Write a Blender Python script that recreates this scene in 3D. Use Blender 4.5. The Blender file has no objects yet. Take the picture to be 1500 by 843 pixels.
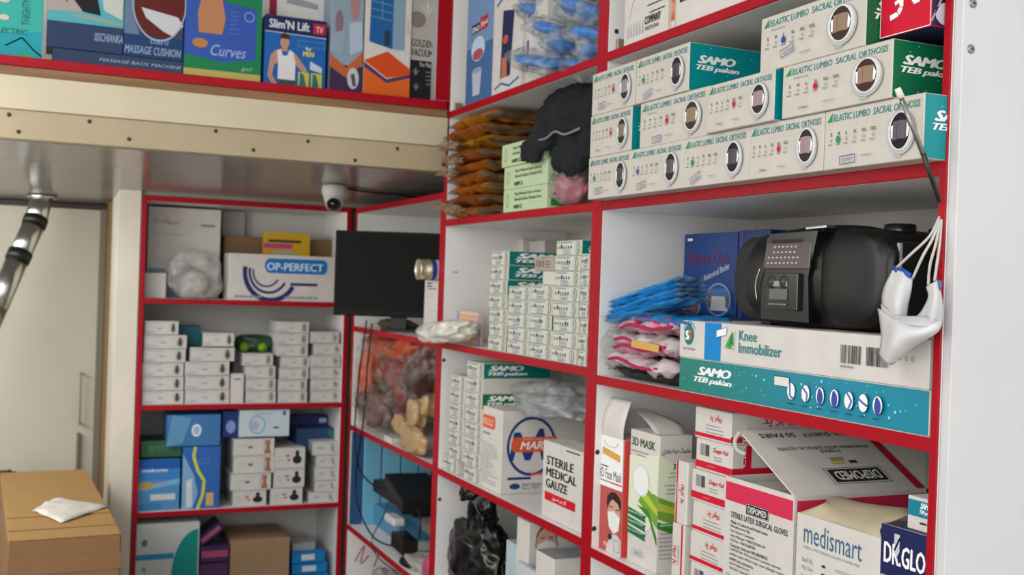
import bpy, bmesh, math, random, unicodedata
from mathutils import Vector, Matrix, noise

# ------------------------------------------------------------------ camera, world, lights, exposure
SC = bpy.context.scene
COL = SC.collection
FPX = 1576.7                                   # focal length in pixels of a 1500 px wide frame
YAW, PITCH, ROLL = 0.41961774, -0.00285488, 0.03333834
_cy, _sy = math.cos(YAW), math.sin(YAW)
FW = Vector((_sy*math.cos(PITCH), _cy*math.cos(PITCH), math.sin(PITCH)))
_r = Vector((_cy, -_sy, 0)); _u = _r.cross(FW)
RT = _r*math.cos(ROLL) + _u*math.sin(ROLL)
UP = -_r*math.sin(ROLL) + _u*math.cos(ROLL)
cam_d = bpy.data.cameras.new('camera'); cam = bpy.data.objects.new('camera', cam_d); COL.objects.link(cam)
cam.matrix_world = Matrix(((RT.x, UP.x, -FW.x, 0), (RT.y, UP.y, -FW.y, 0), (RT.z, UP.z, -FW.z, 0), (0, 0, 0, 1)))
cam_d.sensor_width = 36; cam_d.lens = FPX/1500*36; cam_d.clip_start = 0.02
cam_d.dof.use_dof = True; cam_d.dof.focus_distance = 1.75; cam_d.dof.aperture_fstop = 6.0
SC.camera = cam
world = bpy.data.worlds.new('overcast_sky'); SC.world = world; world.use_nodes = True
_bg = world.node_tree.nodes['Background']; _bg.inputs[0].default_value = (1.0, 0.985, 0.965, 1); _bg.inputs[1].default_value = 1.0
SC.view_settings.view_transform = 'Standard'; SC.view_settings.look = 'None'
SC.view_settings.exposure = 0.34; SC.view_settings.gamma = 1; SC.view_settings.use_curve_mapping = False

def area(name, loc, target, sx, sy, power, col=(1, 1, 1)):
    d = bpy.data.lights.new(name, 'AREA'); d.shape = 'RECTANGLE'; d.size = sx; d.size_y = sy; d.energy = power; d.color = col
    o = bpy.data.objects.new(name, d); COL.objects.link(o); o.location = loc
    o.rotation_euler = (Vector(target)-Vector(loc)).to_track_quat('-Z', 'Y').to_euler(); return o
area('shopfront_daylight', (-1.9, -0.5, 0.6), (1.0, 2.6, -0.1), 2.8, 1.8, 46, (1.0, 0.985, 0.95))
area('back_unit_fill', (-0.75, 3.42, 0.29), (0.7, 4.4, -0.5), 0.9, 0.45, 13, (1.0, 0.98, 0.94))  # added fill light to brighten the back unit; no fixture stands there
area('recess_fill', (-1.25, 4.2, 0.2), (0.2, 4.9, -0.7), 0.9, 0.16, 10, (1.0, 0.98, 0.93))  # added out-of-frame fill that lifts the door and gives the pipe its highlight
area('overhead_area_light', (-0.5, 1.6, 1.5), (-0.2, 1.7, 0), 1.2, 0.15, 9, (1.0, 0.97, 0.92))  # area light high over the aisle, aimed downwards

# ------------------------------------------------------------------ pixel -> place on a plane of the room
def ray(x, y): return FW + RT*((x-750)/FPX) - UP*((y-421.5)/FPX)
def onx(x, y, X): d = ray(x, y); return d*(X/d.x)
def ony(x, y, Y): d = ray(x, y); return d*(Y/d.y)
def onz(x, y, Z): d = ray(x, y); return d*(Z/d.z)
R90 = -math.pi/2                               # fronts of the right-hand units face -x

# ------------------------------------------------------------------ materials
def lin(h):
    h = h.lstrip('#'); o = []
    for i in (0, 2, 4):
        c = int(h[i:i+2], 16)/255; o.append(c/12.92 if c <= .04045 else ((c+.055)/1.055)**2.4)
    return (*o, 1)
MATS = {}
def M(h, rough=.5, metal=0.0, kind='plain', coat=0.0):
    k = (h, rough, metal, kind, coat)
    if k in MATS: return MATS[k]
    m = bpy.data.materials.new(f'{kind}_{h.strip("#")}'); m.use_nodes = True; nt = m.node_tree; n = nt.nodes; l = nt.links
    b = n['Principled BSDF']; b.inputs['Roughness'].default_value = rough; b.inputs['Metallic'].default_value = metal
    b.inputs['Coat Weight'].default_value = coat; b.inputs['Coat Roughness'].default_value = .12
    c = lin(h); b.inputs['Base Color'].default_value = c
    b.inputs['Specular IOR Level'].default_value = {'print': .2, 'plain': .3, 'card': .3, 'board': .3}.get(kind, .5)
    if kind == 'print': pass
    else:
        tc = n.new('ShaderNodeTexCoord'); no = n.new('ShaderNodeTexNoise'); l.new(tc.outputs['Object'], no.inputs['Vector'])
        mp = None; sc, amt, bump = {'plain': (9, .04, 0), 'board': (5, .06, .02), 'card': (22, .10, .05), 'wood': (14, .35, .1),
              'stain': (2.2, .22, .05), 'film': (18, .25, .8), 'cloth': (16, .25, .7), 'metal': (30, .08, 0), 'concrete': (6, .25, .2), 'mesh': (420, .4, .12)}[kind]
        no.inputs['Scale'].default_value = sc; no.inputs['Detail'].default_value = 5
        if kind == 'wood':
            mp = n.new('ShaderNodeMapping'); l.new(tc.outputs['Object'], mp.inputs['Vector']); l.new(mp.outputs[0], no.inputs['Vector'])
            mp.inputs['Scale'].default_value = (.25, 4, 4)
        mx = n.new('ShaderNodeMixRGB'); mx.blend_type = 'MULTIPLY'; mx.inputs[0].default_value = 1
        rmp = n.new('ShaderNodeMapRange'); rmp.inputs[1].default_value = .3; rmp.inputs[2].default_value = .7
        rmp.inputs[3].default_value = 1-amt; rmp.inputs[4].default_value = 1
        l.new(no.outputs['Fac'], rmp.inputs[0]); mx.inputs[1].default_value = c; l.new(rmp.outputs[0], mx.inputs[2]); l.new(mx.outputs[0], b.inputs['Base Color'])
        if bump:
            bp = n.new('ShaderNodeBump'); bp.inputs['Strength'].default_value = bump; bp.inputs['Distance'].default_value = .004
            l.new(no.outputs['Fac'], bp.inputs['Height']); l.new(bp.outputs[0], b.inputs['Normal'])
    MATS[k] = m; return m
def film(h='#d8d8d4', op=.35, rough=.12):
    """thin clear plastic: partly transparent, creased, shiny"""
    k = ('clearfilm', h, op, rough)
    if k in MATS: return MATS[k]
    m = bpy.data.materials.new('clear_film'); m.use_nodes = True; nt = m.node_tree; n = nt.nodes; l = nt.links
    b = n['Principled BSDF']; b.inputs['Base Color'].default_value = lin(h); b.inputs['Roughness'].default_value = rough
    tr = n.new('ShaderNodeBsdfTransparent'); mix = n.new('ShaderNodeMixShader'); out = n['Material Output']
    tc = n.new('ShaderNodeTexCoord'); no = n.new('ShaderNodeTexNoise'); no.inputs['Scale'].default_value = 22; no.inputs['Detail'].default_value = 4
    l.new(tc.outputs['Object'], no.inputs['Vector'])
    bp = n.new('ShaderNodeBump'); bp.inputs['Strength'].default_value = .9; bp.inputs['Distance'].default_value = .006
    l.new(no.outputs['Fac'], bp.inputs['Height']); l.new(bp.outputs[0], b.inputs['Normal'])
    rmp = n.new('ShaderNodeMapRange'); rmp.inputs[1].default_value = .35; rmp.inputs[2].default_value = .65
    rmp.inputs[3].default_value = max(0, op-.2); rmp.inputs[4].default_value = min(1, op+.2); l.new(no.outputs['Fac'], rmp.inputs[0])
    l.new(rmp.outputs[0], mix.inputs[0]); l.new(tr.outputs[0], mix.inputs[1]); l.new(b.outputs[0], mix.inputs[2]); l.new(mix.outputs[0], out.inputs[0])
    MATS[k] = m; return m
RED = M('#a0081b', .38, 0, 'board'); RED.node_tree.nodes['Principled BSDF'].inputs['Specular IOR Level'].default_value = .18; WHITEB = M('#e2e1e0', .38, 0, 'board'); 
PAPER = M('#c2bdb4', .45, 0, 'card'); WPAP = M('#cecac5', .42, 0, 'card')
TEAL = M('#00868c', .38, 0, 'plain'); GREEN = M('#0b6b46', .38, 0, 'plain')
def P_(h): return M(h, .45, 0, 'print')
INK = P_('#24262a'); SILV = P_('#aeb0b0'); WHT = P_('#e8e8e8'); GREYT = P_('#8b8c8e'); TEALP = P_('#0c7f80'); GRNP = P_('#1d8a4c')
REDP = P_('#c4142f'); BLUEP = P_('#23408f'); NAVYP = P_('#1c2350')

# ------------------------------------------------------------------ object helpers
def link(o, parent=None):
    COL.objects.link(o)
    if parent: o.parent = parent
    return o
def mesh_obj(name, me, parent=None): return link(bpy.data.objects.new(name, me), parent)
def tag(o, label, cat, group=None):
    o['label'] = label; o['category'] = cat
    if group: o['group'] = group
    return o
def place(o, loc, rz=0.0, rx=0.0, ry=0.0): o.location = loc; o.rotation_euler = (rx, ry, rz); return o
def empty(name, loc=(0, 0, 0), rz=0.0): o = bpy.data.objects.new(name, None); link(o); o.location = loc; o.rotation_euler = (0, 0, rz); return o
def struct(o): o['kind'] = 'structure'; return o
def me_from(verts, faces, mats, mi=None, smooth=False):
    me = bpy.data.meshes.new('m'); me.from_pydata([tuple(v) for v in verts], [], faces)
    for m in mats: me.materials.append(m)
    if mi:
        for p, i in zip(me.polygons, mi): p.material_index = i
    if smooth:
        for p in me.polygons: p.use_smooth = True
    me.update(); return me
BOXC = {}
def box_me(w, d, h, mats, bev=.0012, org='front'):
    """mats: one material or dict front/right/left/top/bottom/back/'*' ; origin at the lower left front corner"""
    if not isinstance(mats, dict): mats = {'*': mats}
    key = (round(w, 4), round(d, 4), round(h, 4), bev, tuple(sorted((k, v.name) for k, v in mats.items())))
    if key in BOXC: return BOXC[key]
    bm = bmesh.new(); V = [bm.verts.new((x, y, z)) for x in (0, w) for y in (0, d) for z in (0, h)]
    names = ['front', 'right', 'left', 'top', 'bottom', 'back']
    F = {'front': (0, 4, 5, 1), 'right': (4, 6, 7, 5), 'back': (6, 2, 3, 7), 'left': (2, 0, 1, 3), 'top': (1, 5, 7, 3), 'bottom': (0, 2, 6, 4)}
    ml = [mats.get('*') or list(mats.values())[0]]
    for nme in names:
        m = mats.get(nme, ml[0])
        if m not in ml: ml.append(m)
        bm.faces.new([V[i] for i in F[nme]]).material_index = ml.index(m)
    if bev: bmesh.ops.bevel(bm, geom=bm.edges[:], offset=min(bev, w/4, d/4, h/4), segments=1, affect='EDGES')
    me = bpy.data.meshes.new('box'); bm.to_mesh(me); bm.free()
    for m in ml: me.materials.append(m)
    BOXC[key] = me; return me
def bar(name, p0, p1, mat, parent=None, bev=.0012):
    """axis aligned slab between two corners"""
    a = [min(p0[i], p1[i]) for i in range(3)]; b = [max(p0[i], p1[i]) for i in range(3)]
    o = mesh_obj(name, box_me(b[0]-a[0], b[1]-a[1], b[2]-a[2], mat, bev), parent); o.location = a; return o
def tube_me(pts, r, mat, seg=8, r2=None, caps=True):
    pts = [Vector(p) for p in pts]; n = len(pts); vs = []; fs = []
    for i, p in enumerate(pts):
        t = (pts[min(i+1, n-1)]-pts[max(i-1, 0)]).normalized()
        a = t.cross(Vector((0, 0, 1))); a = a.normalized() if a.length > .05 else t.cross(Vector((1, 0, 0))).normalized(); b = t.cross(a)
        rr = r if r2 is None else r+(r2-r)*i/(n-1)
        for k in range(seg):
            q = 2*math.pi*k/seg; vs.append(p+a*math.cos(q)*rr+b*math.sin(q)*rr)
    for i in range(n-1):
        for k in range(seg): fs.append((i*seg+k, i*seg+(k+1) % seg, (i+1)*seg+(k+1) % seg, (i+1)*seg+k))
    if caps: fs += [tuple(range(seg-1, -1, -1)), tuple(range((n-1)*seg, n*seg))]
    return me_from(vs, fs, [mat], None, True)
def spline(pts, k=6):
    pts = [Vector(p) for p in pts]; out = []
    P = [pts[0]]+pts+[pts[-1]]
    for i in range(1, len(P)-2):
        for j in range(k):
            t = j/k; a, b, c, d = P[i-1], P[i], P[i+1], P[i+2]
            out.append(.5*((2*b)+(c-a)*t+(2*a-5*b+4*c-d)*t*t+(3*b-a-3*c+d)*t*t*t))
    out.append(pts[-1]); return out
def lathe_me(prof, mats, seg=24, mi=None):
    vs = []; fs = []; idx = []
    for r, z in prof:
        for k in range(seg): q = 2*math.pi*k/seg; vs.append((r*math.cos(q), r*math.sin(q), z))
    for i in range(len(prof)-1):
        for k in range(seg): fs.append((i*seg+k, i*seg+(k+1) % seg, (i+1)*seg+(k+1) % seg, (i+1)*seg+k)); idx.append(mi[i] if mi else 0)
    return me_from(vs, fs, mats if isinstance(mats, list) else [mats], idx, True)
def crumple_me(rx, ry, rz, mat, seed=0, amp=.12, freq=3.0, sq=.6, nu=48, nv=26, flat=True, crease=1.0):
    """crumpled film or cloth heap: a superellipsoid whose surface is folded by ridged noise; bottom lies flat at z=0"""
    vs = []; fs = []; off = Vector((seed*7.13, seed*3.7, seed*1.9))
    def sp(v, e): return math.copysign(abs(v)**e, v)
    for j in range(nv+1):
        ph = -math.pi/2+math.pi*j/nv
        for i in range(nu):
            th = 2*math.pi*i/nu
            d = Vector((sp(math.cos(ph), sq)*sp(math.cos(th), sq), sp(math.cos(ph), sq)*sp(math.sin(th), sq), sp(math.sin(ph), sq)))
            q = d*freq+off
            rid = 1-abs(noise.noise(q))*2; rid2 = 1-abs(noise.noise(q*2.3+off))*2
            s = 1+amp*(noise.noise(q*.6)*1.5+crease*(rid*.6+rid2*.35)-.4)
            p = Vector((d.x*rx*s, d.y*ry*s, d.z*rz*s))
            p.z = p.z+rz
            if flat and p.z < 0.001: p.z = .001
            vs.append(p)
    for j in range(nv):
        for i in range(nu): fs.append((j*nu+i, j*nu+(i+1) % nu, (j+1)*nu+(i+1) % nu, (j+1)*nu+i))
    return me_from(vs, fs, [mat], None, True)
def packet_me(L, Wd, T, mats, seed=0, mid=(.12, .88), amp=.006, nu=26, nv=14, droop=0):
    """flat sealed packet: filled middle (mats[0]), limp film ends (mats[1]); x along its length, bottom at z=0"""
    vs = []; fs = []; mi = []; off = Vector((seed*5.1, seed*2.3, 0))
    for side in (1, -1):
        for i in range(nu+1):
            u = i/nu
            for j in range(nv+1):
                v = j/nv; e = min(1, 4*min(v, 1-v)*1.6); a = (u-mid[0]+.06)/.1; b = (mid[1]+.06-u)/.1; g = max(0.04, min(1, a, b))
                th = T*.5*math.sqrt(e)*g if 0 < u < 1 else 0
                w = noise.noise(Vector((u*7, v*5, 0))+off)*amp+(abs(noise.noise(Vector((u*15, v*9, 3))+off)))*amp
                x = u*L+noise.noise(Vector((v*4, u, 7))+off)*L*.03; y = (v-.5)*Wd*(1+noise.noise(Vector((u*5, 1, 2))+off)*.1)
                z = T*.5+side*th+w*(.5+g)
                if u > mid[1]: z -= droop*(u-mid[1])/(1-mid[1])
                if u < mid[0]: z -= droop*(mid[0]-u)/mid[0]
                vs.append((x, y, z))
    N = (nu+1)*(nv+1)
    for s in (0, 1):
        for i in range(nu):
            for j in range(nv):
                q = [s*N+i*(nv+1)+j, s*N+(i+1)*(nv+1)+j, s*N+(i+1)*(nv+1)+j+1, s*N+i*(nv+1)+j+1]
                fs.append(q if s == 0 else q[::-1]); u = (i+.5)/nu; mi.append(0 if mid[0] < u < mid[1] else 1)
    return me_from(vs, fs, mats, mi, True)

# ------------------------------------------------------------------ writing
_AR = {}
for _c in list(range(0xFB50, 0xFC00))+list(range(0xFE70, 0xFF00)):
    _d = unicodedata.decomposition(chr(_c)).split()
    if len(_d) == 2 and _d[0].startswith('<'): _AR.setdefault(chr(int(_d[1], 16)), {})[_d[0][1:-1]] = chr(_c)
def fa(s):
    """joined letter forms, laid out in visual order"""
    out = []
    for i, c in enumerate(s):
        f = _AR.get(c)
        if not f: out.append(c); continue
        p = _AR.get(s[i-1], {}) if i else {}; nx = _AR.get(s[i+1], {}) if i+1 < len(s) else {}
        jp = 'initial' in p; jn = 'initial' in f and 'final' in nx
        out.append(f.get('medial' if jp and jn else 'final' if jp else 'initial' if jn else 'isolated', c))
    return ''.join(reversed(out))
TXT = {}
def text_geo(s, bold=0.0, shear=0.0, sp=1.0):
    k = (s, bold, shear, sp)
    if k in TXT: return TXT[k]
    c = bpy.data.curves.new('t', 'FONT'); c.body = s; c.resolution_u = 2; c.shear = shear; c.space_character = sp
    o = bpy.data.objects.new('t', c); COL.objects.link(o); me = bpy.data.meshes.new_from_object(o.evaluated_get(bpy.context.evaluated_depsgraph_get()))
    vs = [(v.co.x, v.co.y) for v in me.vertices]; fs = [tuple(p.vertices) for p in me.polygons]
    bpy.data.objects.remove(o); bpy.data.curves.remove(c); bpy.data.meshes.remove(me)
    if bold > .004:                            # heavier strokes: overlapped copies shifted sideways
        n0 = len(vs); m0 = list(fs); v0 = list(vs)
        for q, (ax, ay) in enumerate(((bold*1.2, 0), (-bold*1.2, 0), (0, bold*.8))):
            vs += [(a+ax, b+ay) for a, b in v0]; fs += [tuple(i+n0*(q+1) for i in f) for f in m0]
    x0 = min(v[0] for v in vs); x1 = max(v[0] for v in vs); y0 = min(v[1] for v in vs); y1 = max(v[1] for v in vs)
    TXT[k] = (vs, fs, x0, x1, y0, y1); return TXT[k]
class Print:
    """flat print on one face of a box; u to the viewer's right, v up, in metres"""
    def __init__(s, dims, face='front', off=.0006):
        w, d, h = dims; s.V = []; s.F = []; s.mi = []; s.mats = []; s.k = 0; s.off = off
        s.setface(dims, face)
    def setface(s, dims, face):
        w, d, h = dims
        s.o, s.U, s.W, s.N = {'front': ((0, 0, 0), (1, 0, 0), (0, 0, 1), (0, -1, 0)), 'right': ((w, 0, 0), (0, 1, 0), (0, 0, 1), (1, 0, 0)),
            'left': ((0, d, 0), (0, -1, 0), (0, 0, 1), (-1, 0, 0)), 'top': ((0, 0, h), (1, 0, 0), (0, 1, 0), (0, 0, 1)),
            'back': ((w, d, 0), (-1, 0, 0), (0, 0, 1), (0, 1, 0))}[face]
        s.fw = d if face in ('left', 'right') else w; s.fh = d if face == 'top' else h; s.k = 0; return s
    def add(s, pts, faces, mat, dz=None):
        if mat not in s.mats: s.mats.append(mat)
        z = s.off+s.k*.00012; s.k += 1; b = len(s.V)
        for q, (u, v) in enumerate(pts):
            zq = z+(dz[q] if dz else 0); s.V.append(tuple(s.o[i]+s.U[i]*u+s.W[i]*v+s.N[i]*zq for i in range(3)))
        for f in faces: s.F.append(tuple(b+i for i in f)); s.mi.append(s.mats.index(mat))
        return s
    def poly(s, pts, mat, rel=True):
        if rel: pts = [(x*s.fw, y*s.fh) for x, y in pts]
        return s.add(pts, [tuple(range(len(pts)))], mat)
    def rect(s, x0, y0, x1, y1, mat): return s.poly([(x0, y0), (x1, y0), (x1, y1), (x0, y1)], mat)
    def ell(s, cx, cy, rx, ry, mat, n=20, a0=0, a1=360, sq=1.0):
        P = []
        for i in range(n):
            q = math.radians(a0+(a1-a0)*i/(n if a1-a0 == 360 else n-1)); P.append((cx+rx*math.copysign(abs(math.cos(q))**sq, math.cos(q)), cy+ry*math.copysign(abs(math.sin(q))**sq, math.sin(q))))
        return s.poly(P, mat)
    def ring(s, cx, cy, rx, ry, t, mat, n=24, a0=0, a1=360):
        """t: band width as a share of the radius"""
        P = []; Fc = []
        for i in range(n+1):
            q = math.radians(a0+(a1-a0)*i/n)
            for r in (1, 1-t): P.append(((cx+rx*r*math.cos(q))*s.fw, (cy+ry*r*math.sin(q))*s.fh))
        for i in range(n): Fc.append((2*i, 2*i+2, 2*i+3, 2*i+1))
        return s.add(P, Fc, mat)
    def line(s, pts, t, mat):
        for (x0, y0), (x1, y1) in zip(pts, pts[1:]):
            a = Vector((x0*s.fw, y0*s.fh)); b = Vector((x1*s.fw, y1*s.fh)); d = (b-a)
            if d.length < 1e-6: continue
            nrm = Vector((-d.y, d.x)).normalized()*t/2; s.k -= 1
            s.add([a-nrm, b-nrm, b+nrm, a+nrm], [(0, 1, 2, 3)], mat)
        s.k += 1; return s
    def box(s, x0, y0, x1, y1, t, mat): return s.line([(x0, y0), (x1, y0), (x1, y1), (x0, y1), (x0, y0)], t, mat)
    def text(s, st, x, y, w, h, mat, bold=.012, shear=0, rot=0, sp=1.0):
        """fits st in a w x h (relative) field whose lower left is x,y; rot in degrees about that corner"""
        vs, fs, a0, a1, b0, b1 = text_geo(st, bold, shear, sp); W = w*s.fw; H = h*s.fh
        kx = W/(a1-a0); ky = H/(b1-b0); c, q = math.cos(math.radians(rot)), math.sin(math.radians(rot)); P = []
        for vx, vy in vs:
            u = (vx-a0)*kx; v = (vy-b0)*ky; P.append((x*s.fw+u*c-v*q, y*s.fh+u*q+v*c))
        nb = len(P)//4 if bold > .004 else len(P)
        return s.add(P, fs, mat, [.000028*(q//nb) for q in range(len(P))])
    def lines(s, x0, y0, x1, n, gap, t, mat, seed=1, right=False):
        """rows of print too small to read"""
        rd = random.Random(seed); s.k += 1
        for i in range(n):
            L = (x1-x0)*rd.uniform(.55, 1); y = y0-i*gap; x = (x1-L) if right else x0; e = x+L
            while x < e:
                ww = min(rd.uniform(.06, .16)*(x1-x0), e-x); s.k -= 1
                s.rect(x, y-t/2, x+ww*.85, y+t/2, mat); x += ww
        return s
    def bars(s, x0, y0, x1, y1, mat, seed=3, n=16):
        rd = random.Random(seed); x = x0; st = (x1-x0)/n; s.k += 1
        for i in range(n):
            s.k -= 1; s.rect(x, y0, x+st*rd.uniform(.2, .75), y1, mat); x += st
        return s
    def build(s): return me_from(s.V, s.F, s.mats, s.mi)
def carton(name, label, cat, loc, dims, rz, mats, prints=None, group=None, bev=.0012, tilt=0):
    o = mesh_obj(name, box_me(*dims, mats, bev)); place(o, loc, rz, tilt); tag(o, label, cat, group)
    if prints is not None: mesh_obj('print', prints if isinstance(prints, bpy.types.Mesh) else prints.build(), o)
    return o
def rplace(xl, xr, ym, X):
    """front edge of a box on the right-hand wall: (location y of its left end, width)"""
    a = onx(xl, ym, X).y; b = onx(xr, ym, X).y; return a, a-b
def bplace(xl, xr, ym, Y):
    a = ony(xl, ym, Y).x; b = ony(xr, ym, Y).x
    if Y > 4.3: a = max(a, .3955); b = min(b, 1.1765)   # between the uprights of the back unit
    return a, b-a

# ================================================================== SETTING
W = 1.2; XB = 1.632
def sx(name, p0, p1, mat): return struct(bar(name, p0, p1, mat, None, 0))
sx('floor', (-1.9, -1.0, -1.6), (2.0, 5.3, -1.55), M('#8e8a82', .5, 0, 'concrete'))
sx('wall_right', (1.66, 0.9, -1.55), (1.76, 4.75, 1.6), M('#c9c7c2', .7, 0, 'board'))
sx('wall_back', (-1.8, 5.02, -1.55), (0.30, 5.12, 0.9), M('#b5b2a6', .6, 0, 'board'))
sx('wall_left', (-1.85, 3.3, -1.55), (-1.75, 5.12, 1.6), M('#b9b7b0', .7, 0, 'board'))
sx('ceiling', (-1.85, 0.3, 1.6), (1.76, 5.12, 1.68), M('#bdbab3', .8, 0, 'board'))
sx('trim_1', (0.305, 4.70, -1.55), (1.66, 4.75, 0.34), M('#c8c5ba', .6, 0, 'board'))          # wall behind the back unit
# square cream post left of the back unit, with a timber strip on its far side
post = sx('trim_2', (0.295, 4.33, -1.55), (0.372, 4.72, 0.312), M('#ded7c8', .5, 0, 'stain'))
bar('timber_strip', (0.288, 4.72, -1.55), (0.306, 5.02, 0.29), M('#8a6a3e', .6, 0, 'wood'), None); struct(bpy.data.objects['timber_strip']); bpy.data.objects['timber_strip'].name = 'trim_3'
# header over the back unit
sx('trim_4', (0.372, 4.345, 0.296), (1.64, 4.37, 0.316), M('#8c8578', .6, 0, 'board'))

# low mezzanine: front beam (two cream boards) and a glossy panelled underside that slopes down to the back
mezz = empty('mezzanine_deck', (-1.75, 3.23, 0.352)); struct(mezz)
def ceilz(y): return .352-.038*(y-3.23)
def mz(name, x0, y0, z0, x1, y1, z1, mat, bev=.0015):
    o = bar(name, (x0, y0, z0), (x1, y1, z1), mat, mezz, bev); o.location = Vector(o.location)-mezz.location; return o
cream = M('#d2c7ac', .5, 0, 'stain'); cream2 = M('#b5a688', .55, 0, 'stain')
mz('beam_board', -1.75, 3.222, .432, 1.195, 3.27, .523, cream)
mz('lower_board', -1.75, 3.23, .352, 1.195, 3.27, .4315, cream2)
mz('wood_edge', -1.75, 3.226, .523, 1.19, 3.30, .549, M('#8f6a44', .6, 0, 'wood'))
mz('red_edge', -1.75, 3.221, .549, 1.19, 3.24, .575, RED)
mz('deck_board', -1.75, 3.24, .5495, 1.19, 3.80, .574, M('#a3a09a', .5, 0, 'board'))
mz('back_board', -1.75, 3.80, .55, 1.19, 3.82, 1.5, WHITEB)
under = M('#8f8880', .2, 0, 'board'); under.node_tree.nodes['Principled BSDF'].inputs['Specular IOR Level'].default_value = .5
ys = [3.27, 3.66, 4.05, 4.50, 5.02]
for a, b in zip(ys, ys[1:]):
    vs = []; 
    for z in (0, .012):
        for x, y in ((-1.75, a+.003), (1.60, a+.003), (1.60, b-.003), (-1.75, b-.003)): vs.append((x+1.75, y-3.23, ceilz(y)-.352+z))
    o = mesh_obj('ceiling_panel', me_from(vs, [(3, 2, 1, 0), (4, 5, 6, 7), (0, 1, 5, 4), (1, 2, 6, 5), (2, 3, 7, 6), (3, 0, 4, 7)], [under]), mezz)
sealm = M('#6b655c', .6); 
for (px, py) in ((13, 168), (27, 193), (131, 178), (189, 204), (316, 192), (371, 220), (451, 207), (582, 218), (520, 235), (649, 241)):
    p = ony(px, py, 3.2295); o = mesh_obj('screw', lathe_me([(0, 0), (.006, 0), (.005, .002), (0, .0025)], M('#4c4238', .5, .6, 'metal'), 10), mezz)
    o.location = p-mezz.location; o.rotation_euler = (math.pi/2, 0, 0)
# door at the back of the recess
dr = empty('door_1', (-.9, 5.0, -1.55)); struct(dr)
def dp(name, x0, y0, z0, x1, y1, z1, mat, par=dr): o = bar(name, (x0, y0, z0), (x1, y1, z1), mat, par); o.location = Vector(o.location)-dr.location; return o
dp('door_leaf', -1.2, 4.985, -1.54, .300, 5.01, .262, M('#bdb9ab', .55, 0, 'board'))
dp('door_head', -1.2, 4.95, .262, .286, 5.015, .283, M('#3c362e', .5, 0, 'board'))
dp('door_jamb', .262, 4.93, -1.54, .287, 4.98, .262, M('#77705f', .5, 0, 'board'))
hd = dp('door_handle', .200, 4.925, -.66, .208, 4.933, -.44, M('#8a857c', .3, .6, 'metal'))
for z in (-.66, -.448): dp('handle_arm', .200, 4.9335, z, .208, 4.985, z+.008, M('#8a857c', .3, .6, 'metal'))
bar2 = dp('door_bolt', .196, 4.955, -1.10, .206, 4.985, -.70, M('#7d786e', .4, .4, 'metal'))
# ------------------------------------------------------------------ shelving units
def screwcap(par, x, y, z, rx=0, ry=0, r=.006, col='#2a2a2c'):
    o = mesh_obj('screw_cap', lathe_me([(0, .0015), (r*.8, .0015), (r, 0)], M(col, .5), 12), par); o.location = Vector((x, y, z))-par.location; o.rotation_euler = (rx, ry, 0)
    return o
def unit_right(label, y0, y1, zs, ztop, x_in=XB, endpanel=False):
    u = empty('shelving_unit', (W, y0, -1.55)); tag(u, label, 'shelving', 'white shelving units with red edges')
    def b(name, p0, p1, mat, par=u, base=Vector((W, y0, -1.55))):
        o = bar(name, p0, p1, mat, par); o.location = Vector(o.location)-base; return o
    t = .022
    for ya, yb in ((y0, y0+(t if not endpanel else .014)), (y1-t, y1)):
        s = b('side_panel', (W+.003, ya, -1.55), (x_in, yb, ztop), WHITEB)
        e = b('edge_strip', (W-.001, ya, -1.55), (W+.0028, yb, ztop), RED)
    b('back_panel', (x_in, y0, -1.55), (x_in+.012, y1, ztop), M('#bdb7ae', .5, 0, 'board'))
    for z in zs:
        b('shelf', (W+.006, y0+(t if not endpanel else .014)+.0005, z), (x_in-.001, y1-t-.0005, z+.021), WHITEB)
        b('shelf_edge', (W, y0+.0145 if endpanel else y0+t+.0005, z), (W+.0055, y1-t-.0005, z+.021), RED)
    return u
U1 = unit_right('nearest white shelving unit with red edges holding the radio', 1.165, 2.2165, (.93, .524, .1785, -.2245, -.626, -1.03, -1.45), 1.35, endpanel=True)
U2 = unit_right('middle white shelving unit with red edges below the mezzanine end', 2.2185, 3.2495, (.93, .524, .1785, -.2115, -.615, -1.02, -1.42), 1.35)
U3 = unit_right('farthest right-hand shelving unit in the corner behind the television', 3.2515, 4.28, (.268, -.212, -.614, -1.018, -1.42), .29)
# the near end panel, seen outside the red edge, with its screws
endp = bar('end_panel', (W+.004, 1.148, -1.55), (1.86, 1.1645, 1.35), M('#c9c9cb', .4, 0, 'board')); tag(endp, 'white outer end board with two screws at the right border', 'panel')
for px, py in ((1425, 5), (1422, 72)):
    p = ony(px, py, 1.148); o = mesh_obj('screw', lathe_me([(0, .003), (.003, .003), (.0065, .0015), (.007, 0)], M('#8e8e90', .35, .7, 'metal'), 16), endp)
    o.location = p-endp.location; o.rotation_euler = (math.pi/2, 0, 0)
    o2 = mesh_obj('screw_slot', lathe_me([(0, .0034), (.0022, .0034), (.0022, .003)], M('#3a3a3c', .5), 8), endp); o2.location = p-endp.location; o2.rotation_euler = (math.pi/2, 0, 0)
# dark fixing holes on inner faces of the uprights
for px, py, Yp, par in ((875, 663, 2.1945, U1), (870, 775, 2.1945, U1), (903, 46, 2.1945, U1), (650, 528, 3.2275, U2), (644, 732, 3.2275, U2), (665, 399, 3.2275, U2), (669, 399, 3.2275, U2)):
    p = ony(px, py, Yp); screwcap(par, p.x, p.y-.0003, p.z, math.pi/2, 0, .006 if px not in (665, 669) else .0025)
for px, py, Yp, par in ((908, 66, 2.1945, U1), (670, 157, 3.2275, U2)):
    p = ony(px, py, Yp); o = bar('bracket', (p.x-.012, Yp-.012, p.z-.012), (p.x+.012, Yp-.0005, p.z+.012), M('#9c927e', .4, .5, 'metal'), par); o.location = Vector(o.location)-par.location
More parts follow.
